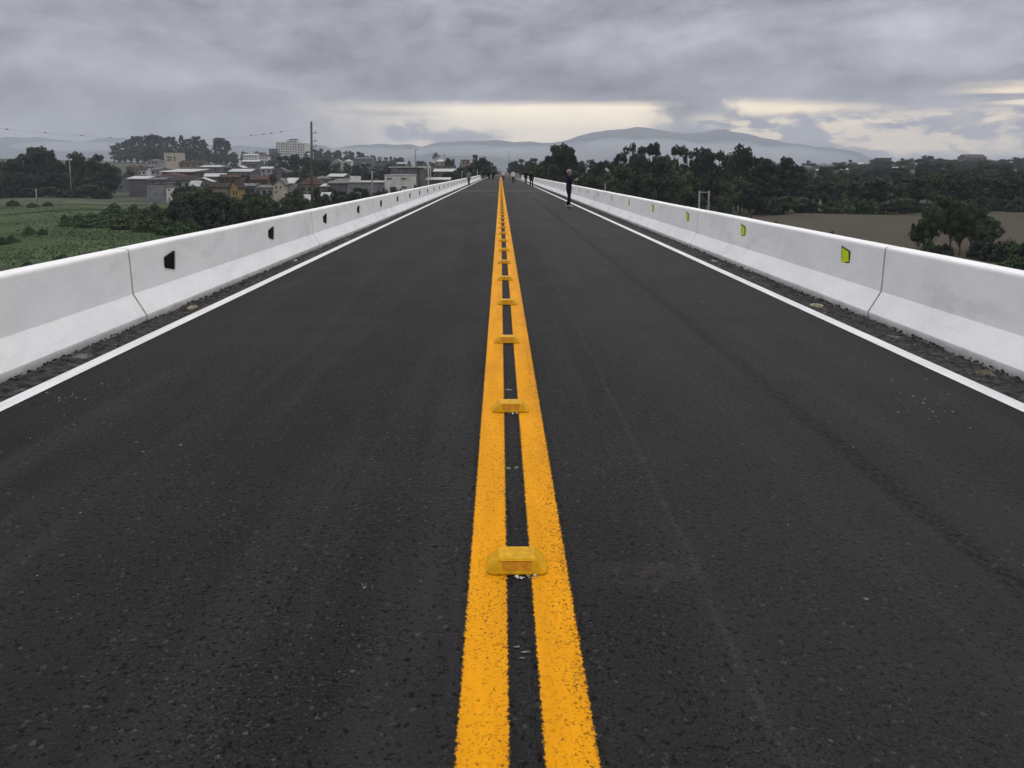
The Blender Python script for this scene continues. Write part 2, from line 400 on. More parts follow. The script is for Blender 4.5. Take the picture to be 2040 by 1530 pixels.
# ------------------------------------------------------------------ lie of the land
def S(t):
    t = np.clip(t, 0, 1); return t * t * (3 - 2 * t)
END = 150.0                                     # where the bridge deck ends
def road_z(y):
    return -1.3 * S((y - 150) / 260.0) - 0.004 * np.maximum(y - 410, 0) * 0
def terrain(x, y):
    x = np.asarray(x, float); y = np.asarray(y, float)
    u = x / np.maximum(y, 60)
    zl = -7 + 19 * S((y - 230) / 720)
    zr = -7 + 8 * S((y - 165) / 560)
    k = S((x + 40) / 80)
    z = zl * (1 - k) + zr * k
    z = z + 6 * S((y - 300) / 400) * S((-u - 0.25) / 0.3) + 2 * S((y - 300) / 300) * S((u - 0.3) / 0.3)
    z = z + 0.35 * np.sin(x * 0.061 + 1.3) * np.sin(y * 0.047) + 0.22 * np.sin(x * 0.17 + y * 0.11)
    z = z - 4 * S((y - 1100) / 900)
    # causeway that carries the road on from the end of the bridge
    side = np.maximum(np.abs(x) - 6.5, 0)
    bank = np.where(y > END - 6, road_z(y) - 0.25 - side * 0.55, -1e3)
    valley = np.where(y > END, road_z(y) - 0.2 + side * 0.03, 1e3)      # and the gentle cut it runs in further on
    z = np.maximum(z, bank)
    z = np.where(y > END, np.minimum(z, np.maximum(valley, -1e3)), z)
    return z
def T(x, y): return float(terrain(x, y))

def land():
    ys = np.unique(np.concatenate([np.arange(-60, 60, 15), np.arange(60, 200, 3.0), np.arange(200, 500, 8), np.arange(500, 1300, 25), np.arange(1300, 4000, 180), np.arange(4000, 12001, 800)]))
    xs = np.concatenate([np.arange(0, 20, 2.0), np.arange(20, 140, 3.0), np.arange(140, 420, 10), np.arange(420, 1300, 40), np.arange(1300, 9001, 550)])
    xs = np.unique(np.concatenate([-xs, xs]))
    XX, YY = np.meshgrid(xs, ys)
    ZZ = terrain(XX, YY)
    V = np.stack([XX.ravel(), YY.ravel(), ZZ.ravel()], 1)
    nx, ny = len(xs), len(ys)
    Fc = [(j * nx + i, j * nx + i + 1, (j + 1) * nx + i + 1, (j + 1) * nx + i) for j in range(ny - 1) for i in range(nx - 1)]
    mt, n, b = principled("meadow_ground", 0.95, 0.08)
    co = n.new('ShaderNodeTexCoord').outputs['Object']
    X, Y, Z = n.sep(co)
    a = n.noise(co, 0.045, 5, 0.6); f = n.noise(co, 0.6, 5, 0.65)
    g = n.mix(n.ss(a, 0.35, 0.65), (0.042, 0.066, 0.027), (0.068, 0.098, 0.043))
    g = n.mix(n.m('MULTIPLY', n.ss(f, 0.42, 0.7), 0.6), g, (0.020, 0.028, 0.016))
    g = n.mix(n.m('MULTIPLY', n.ss(n.noise(n.xyz(n.m('MULTIPLY', X, 0.03), n.m('MULTIPLY', Y, 0.13), 2.0), 1.0, 5, 0.6, 0.4), 0.5, 0.68), 0.5), g, (0.026, 0.038, 0.019))
    g = n.mix(n.m('MULTIPLY', n.ss(n.noise(co, 0.02, 3), 0.5, 0.7), 0.5), g, (0.075, 0.084, 0.048))
    town = n.mix(n.ss(n.noise(co, 0.03, 4), 0.4, 0.6), (0.040, 0.048, 0.034), (0.085, 0.078, 0.066))
    g = n.mix(n.m('MULTIPLY', n.ss(Y, 180.0, 235.0), 0.7), g, town)
    g = n.mix(n.ss(Y, 1000.0, 1800.0), g, (0.032, 0.042, 0.034))
    n.put(b.inputs['Base Color'], g)
    bp = n.new('ShaderNodeBump'); bp.inputs['Strength'].default_value = 0.6; bp.inputs['Distance'].default_value = 0.4
    n.put(bp.inputs['Height'], n.noise(co, 1.1, 5, 0.7)); n.l.new(bp.outputs[0], b.inputs['Normal'])
    o = mesh_obj("ground", V, Fc, mt, smooth=True)
    tag(o, kind='structure')
land()

def sheet(name, poly, mat, lift=0.06, step=4.0):
    """a field or path draped over the land: poly is a closed outline in (x, y)"""
    P = np.array(poly, float)
    x0, y0 = P.min(0); x1, y1 = P.max(0)
    def inside(x, y):
        c = False; j = len(P) - 1
        for i in range(len(P)):
            if (P[i][1] > y) != (P[j][1] > y) and x < (P[j][0] - P[i][0]) * (y - P[i][1]) / (P[j][1] - P[i][1]) + P[i][0]: c = not c
            j = i
        return c
    idx = {}; V = []; Fc = []
    def vid(i, j):
        if (i, j) not in idx:
            x, y = x0 + i * step, y0 + j * step
            idx[(i, j)] = len(V); V.append((x, y, T(x, y) + lift))
        return idx[(i, j)]
    for i in range(int((x1 - x0) / step) + 1):
        for j in range(int((y1 - y0) / step) + 1):
            if inside(x0 + (i + .5) * step, y0 + (j + .5) * step):
                Fc.append((vid(i, j), vid(i + 1, j), vid(i + 1, j + 1), vid(i, j + 1)))
    o = mesh_obj(name, V, Fc, mat, smooth=True)
    return tag(o, kind='structure')

def field_mat():
    mt, n, b = principled("stubble_field", 0.95, 0.06)
    co = n.new('ShaderNodeTexCoord').outputs['Object']
    X, Y, Z = n.sep(co)
    a = n.noise(co, 0.035, 4, 0.6, 0.5)
    c = n.mix(n.ss(a, 0.35, 0.65), (0.068, 0.055, 0.043), (0.060, 0.058, 0.039))
    rows = n.noise(n.xyz(n.m('MULTIPLY', n.m('ADD', X, n.m('MULTIPLY', Y, 0.3)), 1.1), n.m('MULTIPLY', Y, 0.06), 0.0), 1.0, 3)
    c = n.mix(n.m('MULTIPLY', n.ss(rows, 0.45, 0.65), 0.35), c, (0.045, 0.042, 0.032))
    c = n.mix(n.m('MULTIPLY', n.ss(n.noise(co, 0.5, 5, 0.7), 0.45, 0.7), 0.3), c, (0.07, 0.060, 0.048))
    n.put(b.inputs['Base Color'], c)
    return mt
FIELD = field_mat()
sheet("field", [(26, 60), (150, 60), (150, 128), (128, 142), (112, 138), (95, 150), (70, 148), (50, 152), (34, 118)], FIELD, 0.08, 3.0)
sheet("pasture", [(-150, 205), (-95, 205), (-90, 182), (-150, 170)], plain("pale_pasture", (0.066, 0.078, 0.048), 0.95, 0.05, 0.3, 0.12), 0.09, 4.0)
def strip(name, pts, width, mat, lift):
    V = []; Fc = []
    for i in range(len(pts) - 1):
        (xa, ya), (xb, yb) = pts[i], pts[i + 1]
        for k in range(10 if i < len(pts) - 2 else 11):
            t = k / 10; x, y = xa + (xb - xa) * t, ya + (yb - ya) * t
            d = Vector((xb - xa, yb - ya)).normalized(); nx, ny = -d.y * width / 2, d.x * width / 2
            for s in (-1, 1): V.append((x + nx * s, y + ny * s, T(x + nx * s, y + ny * s) + lift))
    Fc = [(2 * i, 2 * i + 1, 2 * i + 3, 2 * i + 2) for i in range(len(V) // 2 - 1)]
    return tag(mesh_obj(name, V, Fc, mat), kind='structure')
strip("path", [(-120, 205), (-92, 196), (-70, 200), (-45, 215)], 3.0, plain("dirt_track", (0.17, 0.155, 0.13), 0.95, 0.05, 0.2, 0.4), 0.12)
strip("path", [(-125, 128), (-100, 142), (-85, 160), (-74, 172)], 1.6, plain("damp_rut", (0.02, 0.024, 0.016), 0.95, 0.05, 0.2, 0.4), 0.1)

# ------------------------------------------------------------------ hills far off
HILL = None
def hills():
    ridge = [(-300, 268), (0, 277), (40, 276), (110, 278), (170, 283), (215, 279), (262, 276), (340, 282), (430, 290), (540, 296), (620, 287), (650, 291), (667, 296), (690, 292), (740, 289), (820, 288), (838, 293), (868, 287), (900, 283),
             (960, 281), (1000, 281), (1030, 285), (1060, 282), (1097, 286), (1130, 280), (1152, 274), (1180, 264), (1230, 258), (1290, 257), (1340, 263), (1372, 268), (1400, 264), (1440, 260), (1470, 263), (1510, 273), (1560, 284),
             (1640, 292), (1700, 302), (1750, 318), (1850, 326), (2040, 330), (2400, 320)]
    rx = np.array([p[0] for p in ridge], float); ry = np.array([p[1] for p in ridge], float)
    mt, n, b = principled("wooded_hills", 0.95, 0.05)
    co = n.new('ShaderNodeTexCoord').outputs['Object']
    a = n.noise(co, 0.0022, 6, 0.65)
    n.put(b.inputs['Base Color'], n.mix(n.ss(a, 0.35, 0.65), (0.020, 0.028, 0.022), (0.050, 0.062, 0.046)))
    px = np.linspace(-280, 2380, 300)
    ts = np.linspace(0, 1, 22)
    rng = np.random.RandomState(3)
    top = np.interp(px, rx, ry) + np.convolve(rng.randn(300), np.ones(5) / 5, 'same') * 1.5 + 1.1 * np.sin(px * 0.047 + 1) + 0.8 * np.sin(px * 0.113)
    V = []
    for t in ts:
        D = 4600 + 2600 * t
        sh = S(t / 0.55) if t < 0.55 else 1 - 0.8 * S((t - 0.55) / 0.45)
        for i, p in enumerate(px):
            crest = (341 - top[i]) / F * (4600 + 2600 * 0.55)
            wob = 0.14 * math.sin(p * 0.021 + t * 5) * t * (1 - t) * 4 + 0.08 * math.sin(p * 0.063 + t * 9) * t * (1 - t) * 4
            h = crest * sh * (1 + (wob if t < 0.5 else 0) * (0.55 - t)) + CAMZ - 2
            V.append((CAMX + (p - 997) / F * D, D, max(h, -4)))
    nx = len(px)
    Fc = [(j * nx + i, j * nx + i + 1, (j + 1) * nx + i + 1, (j + 1) * nx + i) for j in range(len(ts) - 1) for i in range(nx - 1)]
    tag(mesh_obj("hills", V, Fc, mt, smooth=True), kind='structure')
hills()

# ------------------------------------------------------------------ the bridge deck and the road beyond it
def roadway():
    ys = list(np.arange(-14, 150.1, 2.0)) + list(np.arange(152, 900, 8.0))
    xs = [-3.66, -2.4, -1.2, 0, 1.2, 2.4, 3.66]
    V = [(x, y, float(road_z(y))) for y in ys for x in xs]
    n = len(xs)
    Fc = [(j * n + i, j * n + i + 1, (j + 1) * n + i + 1, (j + 1) * n + i) for j in range(len(ys) - 1) for i in range(n - 1)]
    tag(mesh_obj("road", V, Fc, ASPHALT), kind='structure')
    m = MB(); m.box(-4.75, 4.75, -16, 152, -0.62, -0.05)
    tag(m.build("bridge_deck", plain("deck_concrete", (0.16, 0.158, 0.152), 0.9, 0.1, 0.25, 0.8)), kind='structure')
    # rough broken edge of the surfacing along the foot of each barrier
    mt, nn, b = principled("gutter_crumbs", 0.95, 0.1)
    co = nn.new('ShaderNodeTexCoord').outputs['Object']
    a = nn.noise(co, 14.0, 5, 0.7); f = nn.noise(co, 60.0, 4, 0.7); g = nn.noise(co, 2.2, 4, 0.6)
    c = nn.mix(nn.ss(a, 0.38, 0.62), (0.018, 0.017, 0.017), (0.060, 0.058, 0.056))
    c = nn.mix(nn.m('MULTIPLY', nn.ss(f, 0.58, 0.68), nn.ss(g, 0.42, 0.62)), c, (0.17, 0.165, 0.155))
    c = nn.mix(nn.m('MULTIPLY', nn.ss(nn.noise(co, 3.6, 4, 0.7), 0.62, 0.7), 0.7), c, (0.22, 0.21, 0.195))
    nn.put(b.inputs['Base Color'], c)
    bp = nn.new('ShaderNodeBump'); bp.inputs['Strength'].default_value = 1.0; bp.inputs['Distance'].default_value = 0.012
    nn.put(bp.inputs['Height'], nn.m('ADD', a, nn.m('MULTIPLY', f, 0.5))); nn.l.new(bp.outputs[0], b.inputs['Normal'])
    rng = np.random.RandomState(5)
    for sgn in (-1, 1):
        base = 3.99 if sgn < 0 else 4.08
        y = -12.0; V = []; rows = 0; K = 9
        while y < 150:
            d = 0.035 if y < 14 else (0.09 if y < 40 else 0.5)
            wob = 0.02 * math.sin(y * 2.1) + 0.015 * math.sin(y * 5.3 + 1)
            for k in range(K):
                t = k / (K - 1)
                x = 3.655 + (base - 3.655) * t
                h = 0.002 if k == 0 else 0.004 + 0.012 * rng.rand() + (0.022 * rng.rand() ** 2 if 3 <= k <= 6 else 0) - 0.03 * S((t - 0.78 + wob * 4) / 0.2)
                V.append((sgn * (x + (rng.rand() - .5) * 0.02 * (0 < k < K - 1)), y + (rng.rand() - .5) * d * 0.5, h))
            y += d; rows += 1
        Fc = [(j * K + i, j * K + i + 1, (j + 1) * K + i + 1, (j + 1) * K + i) for j in range(rows - 1) for i in range(K - 1)]
        if sgn < 0: Fc = [f[::-1] for f in Fc]
        tag(mesh_obj("road_edge", V, Fc, mt), kind='structure')
roadway()

def stripe(name, x0, x1, ya, yb, mat, lift, ystep=2.0):
    ys = list(np.arange(ya, min(yb, 150), ystep)) + ([150.0] if yb > 150 else []) + (list(np.arange(158, yb, 8)) if yb > 150 else [])
    if ys[-1] < yb: ys.append(yb)
    V = [(x, y, float(road_z(y)) + lift) for y in ys for x in (x0, x1)]
    Fc = [(2 * i, 2 * i + 1, 2 * i + 3, 2 * i + 2) for i in range(len(ys) - 1)]
    return tag(mesh_obj(name, V, Fc, mat), kind='structure')
YEL = (0.68, 0.285, 0.003)
for c, sg in ((-0.1265, -1), (0.1265, 1)):
    stripe("road_marking", c - 0.098, c + 0.098, -12, 300, road_paint("yellow_road_paint" , YEL, 0.077, c, 0.660, 0.036, 1.0 if sg > 0 else 0.35), 0.002)
for s in (-1, 1):
    stripe("edge_line", min(s * 3.505, s * 3.675), max(s * 3.505, s * 3.675), -12, 260, road_paint("white_road_paint", (0.70, 0.70, 0.71), 0.07, s * 3.588, 0.86, 0.016, 0.0), 0.002)
# steel faced joints across the deck and the short setting-out marks between the yellow lines
PALE = plain("joint_grout", (0.24, 0.235, 0.225), 0.9, 0.1, 0.3, 6.0)
for y, xa, xb, wd in ((60.5, -3.6, 3.62, 0.42), (50.5, -1.1, -0.24, 0.25), (50.0, 1.6, 2.6, 0.22), (62.2, -3.2, -0.3, 0.10)):
    V = []
    q = np.linspace(xa, xb, 16)
    for x in q: V += [(x, y - wd / 2 + rnd.uniform(-.03, .03), 0.003), (x, y + wd / 2 + rnd.uniform(-.03, .03), 0.003)]
    tag(mesh_obj("expansion_joint", V, [(2 * i, 2 * i + 2, 2 * i + 3, 2 * i + 1) for i in range(15)], PALE), kind='structure')
CHALK = plain("chalk_mark", (0.15, 0.145, 0.13), 0.9, 0.1, 0.35, 40.0)
for px, py, wpx, dl in ((1014, 777, 20, 0.022), (1013, 934, 12, 0.018), (1029, 932, 10, 0.018), (1030, 1290, 16, 0.006), (1047, 1300, 24, 0.007), (1040, 1312, 14, 0.006), (1008, 598, 12, 0.08), (1005, 520, 9, 0.15)):
    D = F * CAMZ / (py - 340.5) / math.cos(PITCH) ** 0 * 1.0
    p = at(px, py, D); k = p.z / (CAMZ - p.z) if abs(CAMZ - p.z) > 1e-6 else 0
    s = CAMZ / (CAMZ - p.z); x, y = CAMX + (p.x - CAMX) * s, D * s
    hw = wpx / F * y / 2
    V = []
    for i in range(12):
        a = 2 * math.pi * i / 12; r = rnd.uniform(0.65, 1.1)
        V.append((x + hw * r * math.cos(a), y + dl * r * math.sin(a), 0.0035))
    tag(mesh_obj("road_marking", V, [tuple(range(12))], CHALK), kind='structure')

# loose grit and paint crumbs on the road: nobody could count them
def grit(name, mat, pts, smin, smax, seed):
    r = np.random.RandomState(seed); V = []; Fc = []
    O = np.array([(1, 0, 0), (-1, 0, 0), (0, 1, 0), (0, -1, 0), (0, 0, 1), (0, 0, -1)], float)
    tri = [(0, 2, 4), (2, 1, 4), (1, 3, 4), (3, 0, 4), (2, 0, 5), (1, 2, 5), (3, 1, 5), (0, 3, 5)]
    for x, y, z in pts:
        s = smin + (smax - smin) * r.rand() ** 3
        q = O * (s * (0.6 + 0.7 * r.rand(6, 1))) * np.array([1, 1, 0.6])
        a = r.rand() * 6.28; ca, sa = math.cos(a), math.sin(a)
        k = len(V)
        for v in q: V.append((x + v[0] * ca - v[1] * sa, y + v[0] * sa + v[1] * ca, z + v[2] + s * 0.2))
        Fc += [(a_ + k, b_ + k, c_ + k) for a_, b_, c_ in tri]
    return tag(mesh_obj(name, V, Fc, mat), kind='stuff')
r_ = np.random.RandomState(21)
pts = []
for s in (-1, 1):
    base = 3.99 if s < 0 else 4.08
    for i in range(3600):
        y = 2.5 + 60 * r_.rand() ** 2.2
        x = base - 0.012 - abs(r_.randn()) * 0.075
        if x > 3.67: pts.append((s * x, y, 0.006))
grit("gravel", plain("crumbled_asphalt", (0.040, 0.039, 0.038), 0.95, 0.1, 0.5, 30.0), pts, 0.005, 0.026, 2)
pts = []
for s in (-1, 1):
    for i in range(420):
        c = r_.rand()
        y = 2.6 + 50 * r_.rand() ** 2.0
        pts.append((s * (3.72 + 0.2 * r_.rand()), y, 0.012))
for i in range(170):
    pts.append((r_.uniform(1.2, 3.5) * (1 if r_.rand() < 0.7 else -1), 2.5 + 22 * r_.rand() ** 1.6, 0.0))
for cx, cy, n_, sp in ((-3.30, 5.3, 30, 0.13), (-2.9, 5.75, 9, 0.05), (3.02, 5.15, 40, 0.16), (2.9, 4.9, 18, 0.14), (-0.62, 2.78, 7, 0.02), (-3.0, 5.0, 14, 0.2)):
    for i in range(n_): pts.append((cx + r_.randn() * sp, cy + r_.randn() * sp * 1.4, 0.0))
grit("rubble", plain("mortar_crumbs", (0.18, 0.174, 0.164), 0.9, 0.1, 0.4, 30.0), pts, 0.003, 0.013, 3)
pts = [(0.02 + r_.uniform(-0.03, 0.05), 2.832 + r_.uniform(-.012, .01), 0.004) for i in range(16)] + [(0.01 + r_.uniform(-0.05, 0.05), 4.862 + r_.uniform(-.02, .02), 0.004) for i in range(18)]
grit("debris", plain("glue_crumbs", (0.5, 0.49, 0.46), 0.8, 0.1, 0.2, 30.0), pts, 0.003, 0.010, 4)
# pale slabs of spilt mortar in the gutters
def spill(label, x, y, sx, sy, seed, col):
    r = random.Random(seed); m = MB(); n = 13
    ring = [(math.cos(6.283 * i / n), math.sin(6.283 * i / n), r.uniform(0.45, 1.2)) for i in range(n)]
    V = [(0, 0, 0.030)] + [(sx * .55 * c * q, sy * .55 * s_ * q, 0.024 + r.uniform(-.004, .004)) for c, s_, q in ring] + [(sx * c * q, sy * s_ * q, 0.0) for c, s_, q in ring]
    Fc = [(0, 1 + i, 1 + (i + 1) % n) for i in range(n)] + [(1 + i, 1 + n + i, 1 + n + (i + 1) % n, 1 + (i + 1) % n) for i in range(n)]
    m.add(V, Fc)
    o = m.build("mortar_lump", plain("mortar_" + label.split()[0], col, 0.9, 0.1, 0.35, 25.0)); o.location = (x, y, 0.006)
    tag(o, label, 'mortar lump', 'lumps of mortar in the gutters')
spill("cream coloured mortar lump in the gutter beside the black reflector wall", -3.80, 8.75, 0.07, 0.16, 1, (0.24, 0.22, 0.16))
spill("yellowish mortar lump in the gutter below the barrier with green reflectors", 3.80, 8.75, 0.08, 0.17, 2, (0.27, 0.24, 0.17))
spill("whitish mortar lump farther along the gutter under the green reflectors", 3.82, 13.2, 0.08, 0.20, 3, (0.22, 0.215, 0.205))
spill("grey mortar lump farther along the gutter under the black reflectors", -3.83, 13.4, 0.06, 0.15, 4, (0.30, 0.30, 0.28))
spill("flat grey smear of mortar near the corner of the gutter, beside the white edge line", -3.80, 6.4, 0.07, 0.12, 5, (0.13, 0.13, 0.125))
spill("ochre crumbled lump in the gutter where the white edge line leaves the picture", 3.86, 5.75, 0.07, 0.13, 6, (0.12, 0.10, 0.07))

# ------------------------------------------------------------------ concrete barriers
JOINT = plain("joint_filler", (0.10, 0.10, 0.102), 0.95, 0.05, 0.4, 12.0)
def barrier(side, first_joint, label):
    root = empty("concrete_barrier", (0, 0, 0))
    tag(root, label, 'barrier', 'road barriers on both edges of the bridge')
    o = 0.04 if side > 0 else -0.05
    P = [(4.03, -0.05), (4.03, 0.072), (4.165, 0.302), (4.188, 0.770), (4.192, 0.786), (4.203, 0.799), (4.222, 0.805), (4.36, 0.805), (4.385, 0.79), (4.395, 0.77), (4.42, 0.30), (4.47, -0.05)]
    P = [(x + o, z) for x, z in P]
    js = [first_joint + 7.78 * k for k in range(-3, 19)]
    js = [j for j in js if -13 < j < END - 3] + [END]
    a = -13.0
    r = random.Random(int(side) + 9)
    for b in js:
        ys = [a + 0.016]
        while ys[-1] < b - 1.2: ys.append(ys[-1] + 1.0)
        ys.append(b - 0.016)
        n = len(P); V = []
        for i, y in enumerate(ys):
            wob = r.uniform(-0.0025, 0.0025) if 0 < i < len(ys) - 1 else 0
            for k, (x, z) in enumerate(P): V.append((side * (x + wob), y, z + (wob if z > 0.7 else 0)))
        Fc = [(i * n + k, i * n + (k + 1) % n, (i + 1) * n + (k + 1) % n, (i + 1) * n + k) for i in range(len(ys) - 1) for k in range(n)]
        Fc += [tuple(range(n)), tuple(range(len(V) - 1, len(V) - 1 - n, -1))]
        m = MB(); m.add(V, Fc); m.build("barrier_segment", WHITE_BARRIER, root)
        if b != END:
            Q = [(x + (0.014 if x < 4.25 + o else -0.014) * (1 if z < 0.78 else 0.6), z - (0.012 if z > 0.78 else 0)) for x, z in P]
            m = MB(); m.add([(side * x, b - 0.02, z) for x, z in Q] + [(side * x, b + 0.02, z) for x, z in Q],
                            [tuple(range(n)), tuple(range(2 * n - 1, n - 1, -1))] + [(k, (k + 1) % n, (k + 1) % n + n, k + n) for k in range(n)])
            m.build("joint_filler", JOINT, root)
        a = b
    return root
barrier(-1, 8.03, "white concrete road barrier that carries the black reflectors, beside the town")
barrier(1, 8.08, "white concrete road barrier that carries the yellow-green reflectors, beside the wood")

# reflectors on the barriers
BLACKP = plain("black_plastic", (0.003, 0.003, 0.005), 0.6, 0.12, 0.2, 20.0)
RIM_W = plain("white_plastic_rim", (0.62, 0.62, 0.62), 0.5, 0.3, 0.1, 20.0)
LIME = plain("lime_reflective_sheet", (0.60, 0.74, 0.012), 0.45, 0.2, 0.08, 30.0)
OLIVE = plain("olive_rim", (0.050, 0.060, 0.018), 0.5, 0.3, 0.2, 20.0)
def reflector(side):
    # local x: out of the wall toward the road, y: along the road, z up; long upright edge on the far side
    root = empty("barrier_reflector")
    def trap(l0, l1, hn, hf, x0, x1, tape=0.004):
        V = []
        for x, e in ((x0, 0), (x1, tape)):
            V += [(x, l0 + e, -hn / 2 + e), (x, l1 - e, -hf / 2 + e), (x, l1 - e, hf / 2 - e), (x, l0 + e, hn / 2 - e)]
        return V, [(0, 1, 2, 3), (4, 7, 6, 5), (0, 4, 5, 1), (1, 5, 6, 2), (2, 6, 7, 3), (3, 7, 4, 0)]
    if side < 0:
        m = MB(); m.add(*trap(-0.118, 0.118, 0.135, 0.232, 0.0, 0.020)); m.build("face", BLACKP, root)
        m = MB(); m.box(0.0, 0.030, 0.119, 0.133, -0.12, 0.12); m.build("rim", RIM_W, root)
    else:
        m = MB(); m.add(*trap(-0.112, 0.112, 0.155, 0.240, 0.0, 0.006)); m.build("frame", OLIVE, root)
        m = MB(); m.add(*trap(-0.086, 0.088, 0.116, 0.190, 0.004, 0.009, 0.001)); m.build("face", LIME, root)
    return root
for side in (-1, 1):
    proto = reflector(side)
    y = 8.95 if side < 0 else 8.98
    sp = 3.98 if side < 0 else 3.86
    y -= sp; i = 0
    grp = "black reflectors on the barrier beside the town" if side < 0 else "yellow-green reflectors on the barrier beside the wood"
    while y < END - 2:
        r = proto if i == 0 else dup(proto)
        xw = (4.177 + (0.04 if side > 0 else -0.05)) * side
        r.location = (xw, y, 0.555 if side < 0 else 0.60)
        r.rotation_euler = (0, (-0.048 if side > 0 else 0.048), 0)
        r.scale = (-side * 1.0, 1, 1)
        if side < 0: nm = "black trapezoid reflector with a white edge"
        else: nm = "yellow-green trapezoid reflector with a dark outline"
        if i == 0: lab = nm + ", beside the camera and outside the picture"
        elif i == 1: lab = nm + ", nearest to the camera on its barrier"
        elif i <= 16: lab = nm + ", " + ordinal(i) + " from the near end of its barrier"
        else: lab = "tiny " + nm + " in the far unclear stretch of its barrier"
        if i == 0: y += sp; r.location.y -= 0.0
        tag(r, lab, 'reflector', grp)
        if i == 0:
            r.location = (xw, y, 0.555 if side < 0 else 0.60); lab = nm + ", nearest to the camera on its barrier"; r['label'] = lab
            i = 1; y += sp; continue
        i += 1; y += sp

# raised studs along the centre
STUD = plain("stud_resin", (0.56, 0.30, 0.004), 0.55, 0.12, 0.13, 25.0)
AMBER = plain("amber_lens", (0.52, 0.205, 0.002), 0.35, 0.2, 0.12, 40.0)
def stud():
    root = empty("road_stud")
    def ring(hx, hy, rr, z, seg=5):
        P = []
        for cx, cy, a0 in ((hx - rr, hy - rr, 0), (-hx + rr, hy - rr, 90), (-hx + rr, -hy + rr, 180), (hx - rr, -hy + rr, 270)):
            for k in range(seg + 1):
                a = R(a0 + 90 * k / seg); P.append((cx + rr * math.cos(a), cy + rr * math.sin(a), z))
        return P
    rings = [ring(.124, .075, .026, 0.0), ring(.125, .076, .026, 0.006), ring(.121, .073, .023, 0.0105), ring(.078, .051, .008, 0.0520), ring(.073, .047, .007, 0.0555)]
    n = len(rings[0]); V = sum(rings, [])
    Fc = [(i * n + k, i * n + (k + 1) % n, (i + 1) * n + (k + 1) % n, (i + 1) * n + k) for i in range(4) for k in range(n)]
    Fc += [tuple(range(n))[::-1], tuple(range(4 * n, 5 * n))]
    m = MB(); m.add(V, Fc); m.build("body", STUD, root)
    for s in (-1, 1):
        m = MB()
        # a lens set into the sloping face that looks along the road
        V = []
        for x in (-.060, .060):
            for t, off in ((0.16, 0.0015), (0.86, 0.0015), (0.86, -0.004), (0.16, -0.004)):
                z = 0.0105 + (0.0520 - 0.0105) * t; y = .073 + (.051 - .073) * t
                V.append((x, s * (y + off * 0.83), z + off * 0.55))
        m.add(V, [(0, 1, 5, 4), (1, 2, 6, 5), (2, 3, 7, 6), (3, 0, 4, 7), (0, 3, 2, 1), (4, 5, 6, 7)])
        m.build("reflector_lens", AMBER, root)
    for s in (-1, 1):
        m = MB(); m.box(-.067, .067, min(s * .0495, s * .057), max(s * .0495, s * .057), 0.0480, 0.0512); m.build("lens_hood", STUD, root)
    return root
proto = stud()
y = 2.92; i = 1
while y < 152:
    o = proto if i == 1 else dup(proto)
    o.location = (0.0 + (rnd.uniform(-.012, .012) if i > 1 else -0.007), y, 0.0045)
    o.rotation_euler = (0, 0, R(rnd.uniform(-1.5, 1.5)) if i > 1 else R(-1.0))
    lab = ("yellow raised road stud with a clear amber lens, nearest to the camera" if i == 1 else
           "yellow raised road stud on the centre lines, " + ordinal(i) + " out from the camera" if i <= 24 else
           "tiny yellow road stud merging into the far end of the centre lines")
    tag(o, lab, 'road stud', 'yellow studs between the centre lines')
    i += 1; y += 2.03

# ------------------------------------------------------------------ trees
def leaf_quads(clumps, leaf, dens, rng, flat=0.75):
    Q = []
    for (c, r) in clumps:
        n = max(14, int(dens * r * r))
        d = rng.randn(n, 3); d /= np.linalg.norm(d, axis=1)[:, None]
        rr = r * (0.55 + 0.5 * rng.rand(n, 1) ** 0.6)
        p = np.array(c) + d * rr * np.array([1, 1, flat])
        nr = d + rng.randn(n, 3) * 0.55 + np.array([0, 0, 0.25]); nr /= np.linalg.norm(nr, axis=1)[:, None]
        t = np.cross(nr, rng.randn(n, 3)); t /= np.linalg.norm(t, axis=1)[:, None]
        b = np.cross(nr, t)
        s = leaf * (0.55 + 0.8 * rng.rand(n, 1))
        t = t * s; b = b * s * 0.62
        Q.append(np.stack([p - t, p - b * 0.9, p + t, p + b], 1))
    return np.concatenate(Q)

def limb(m, a, b, ra, rb, rng, bend=0.08):
    a = np.array(a, float); b = np.array(b, float); L = np.linalg.norm(b - a)
    pts = [a + (b - a) * t + (rng.randn(3) * bend * L * (0 < t < 1)) for t in (0, .35, .7, 1)]
    m.tube(pts, [ra, ra * .75 + rb * .25, ra * .4 + rb * .6, rb], 6)

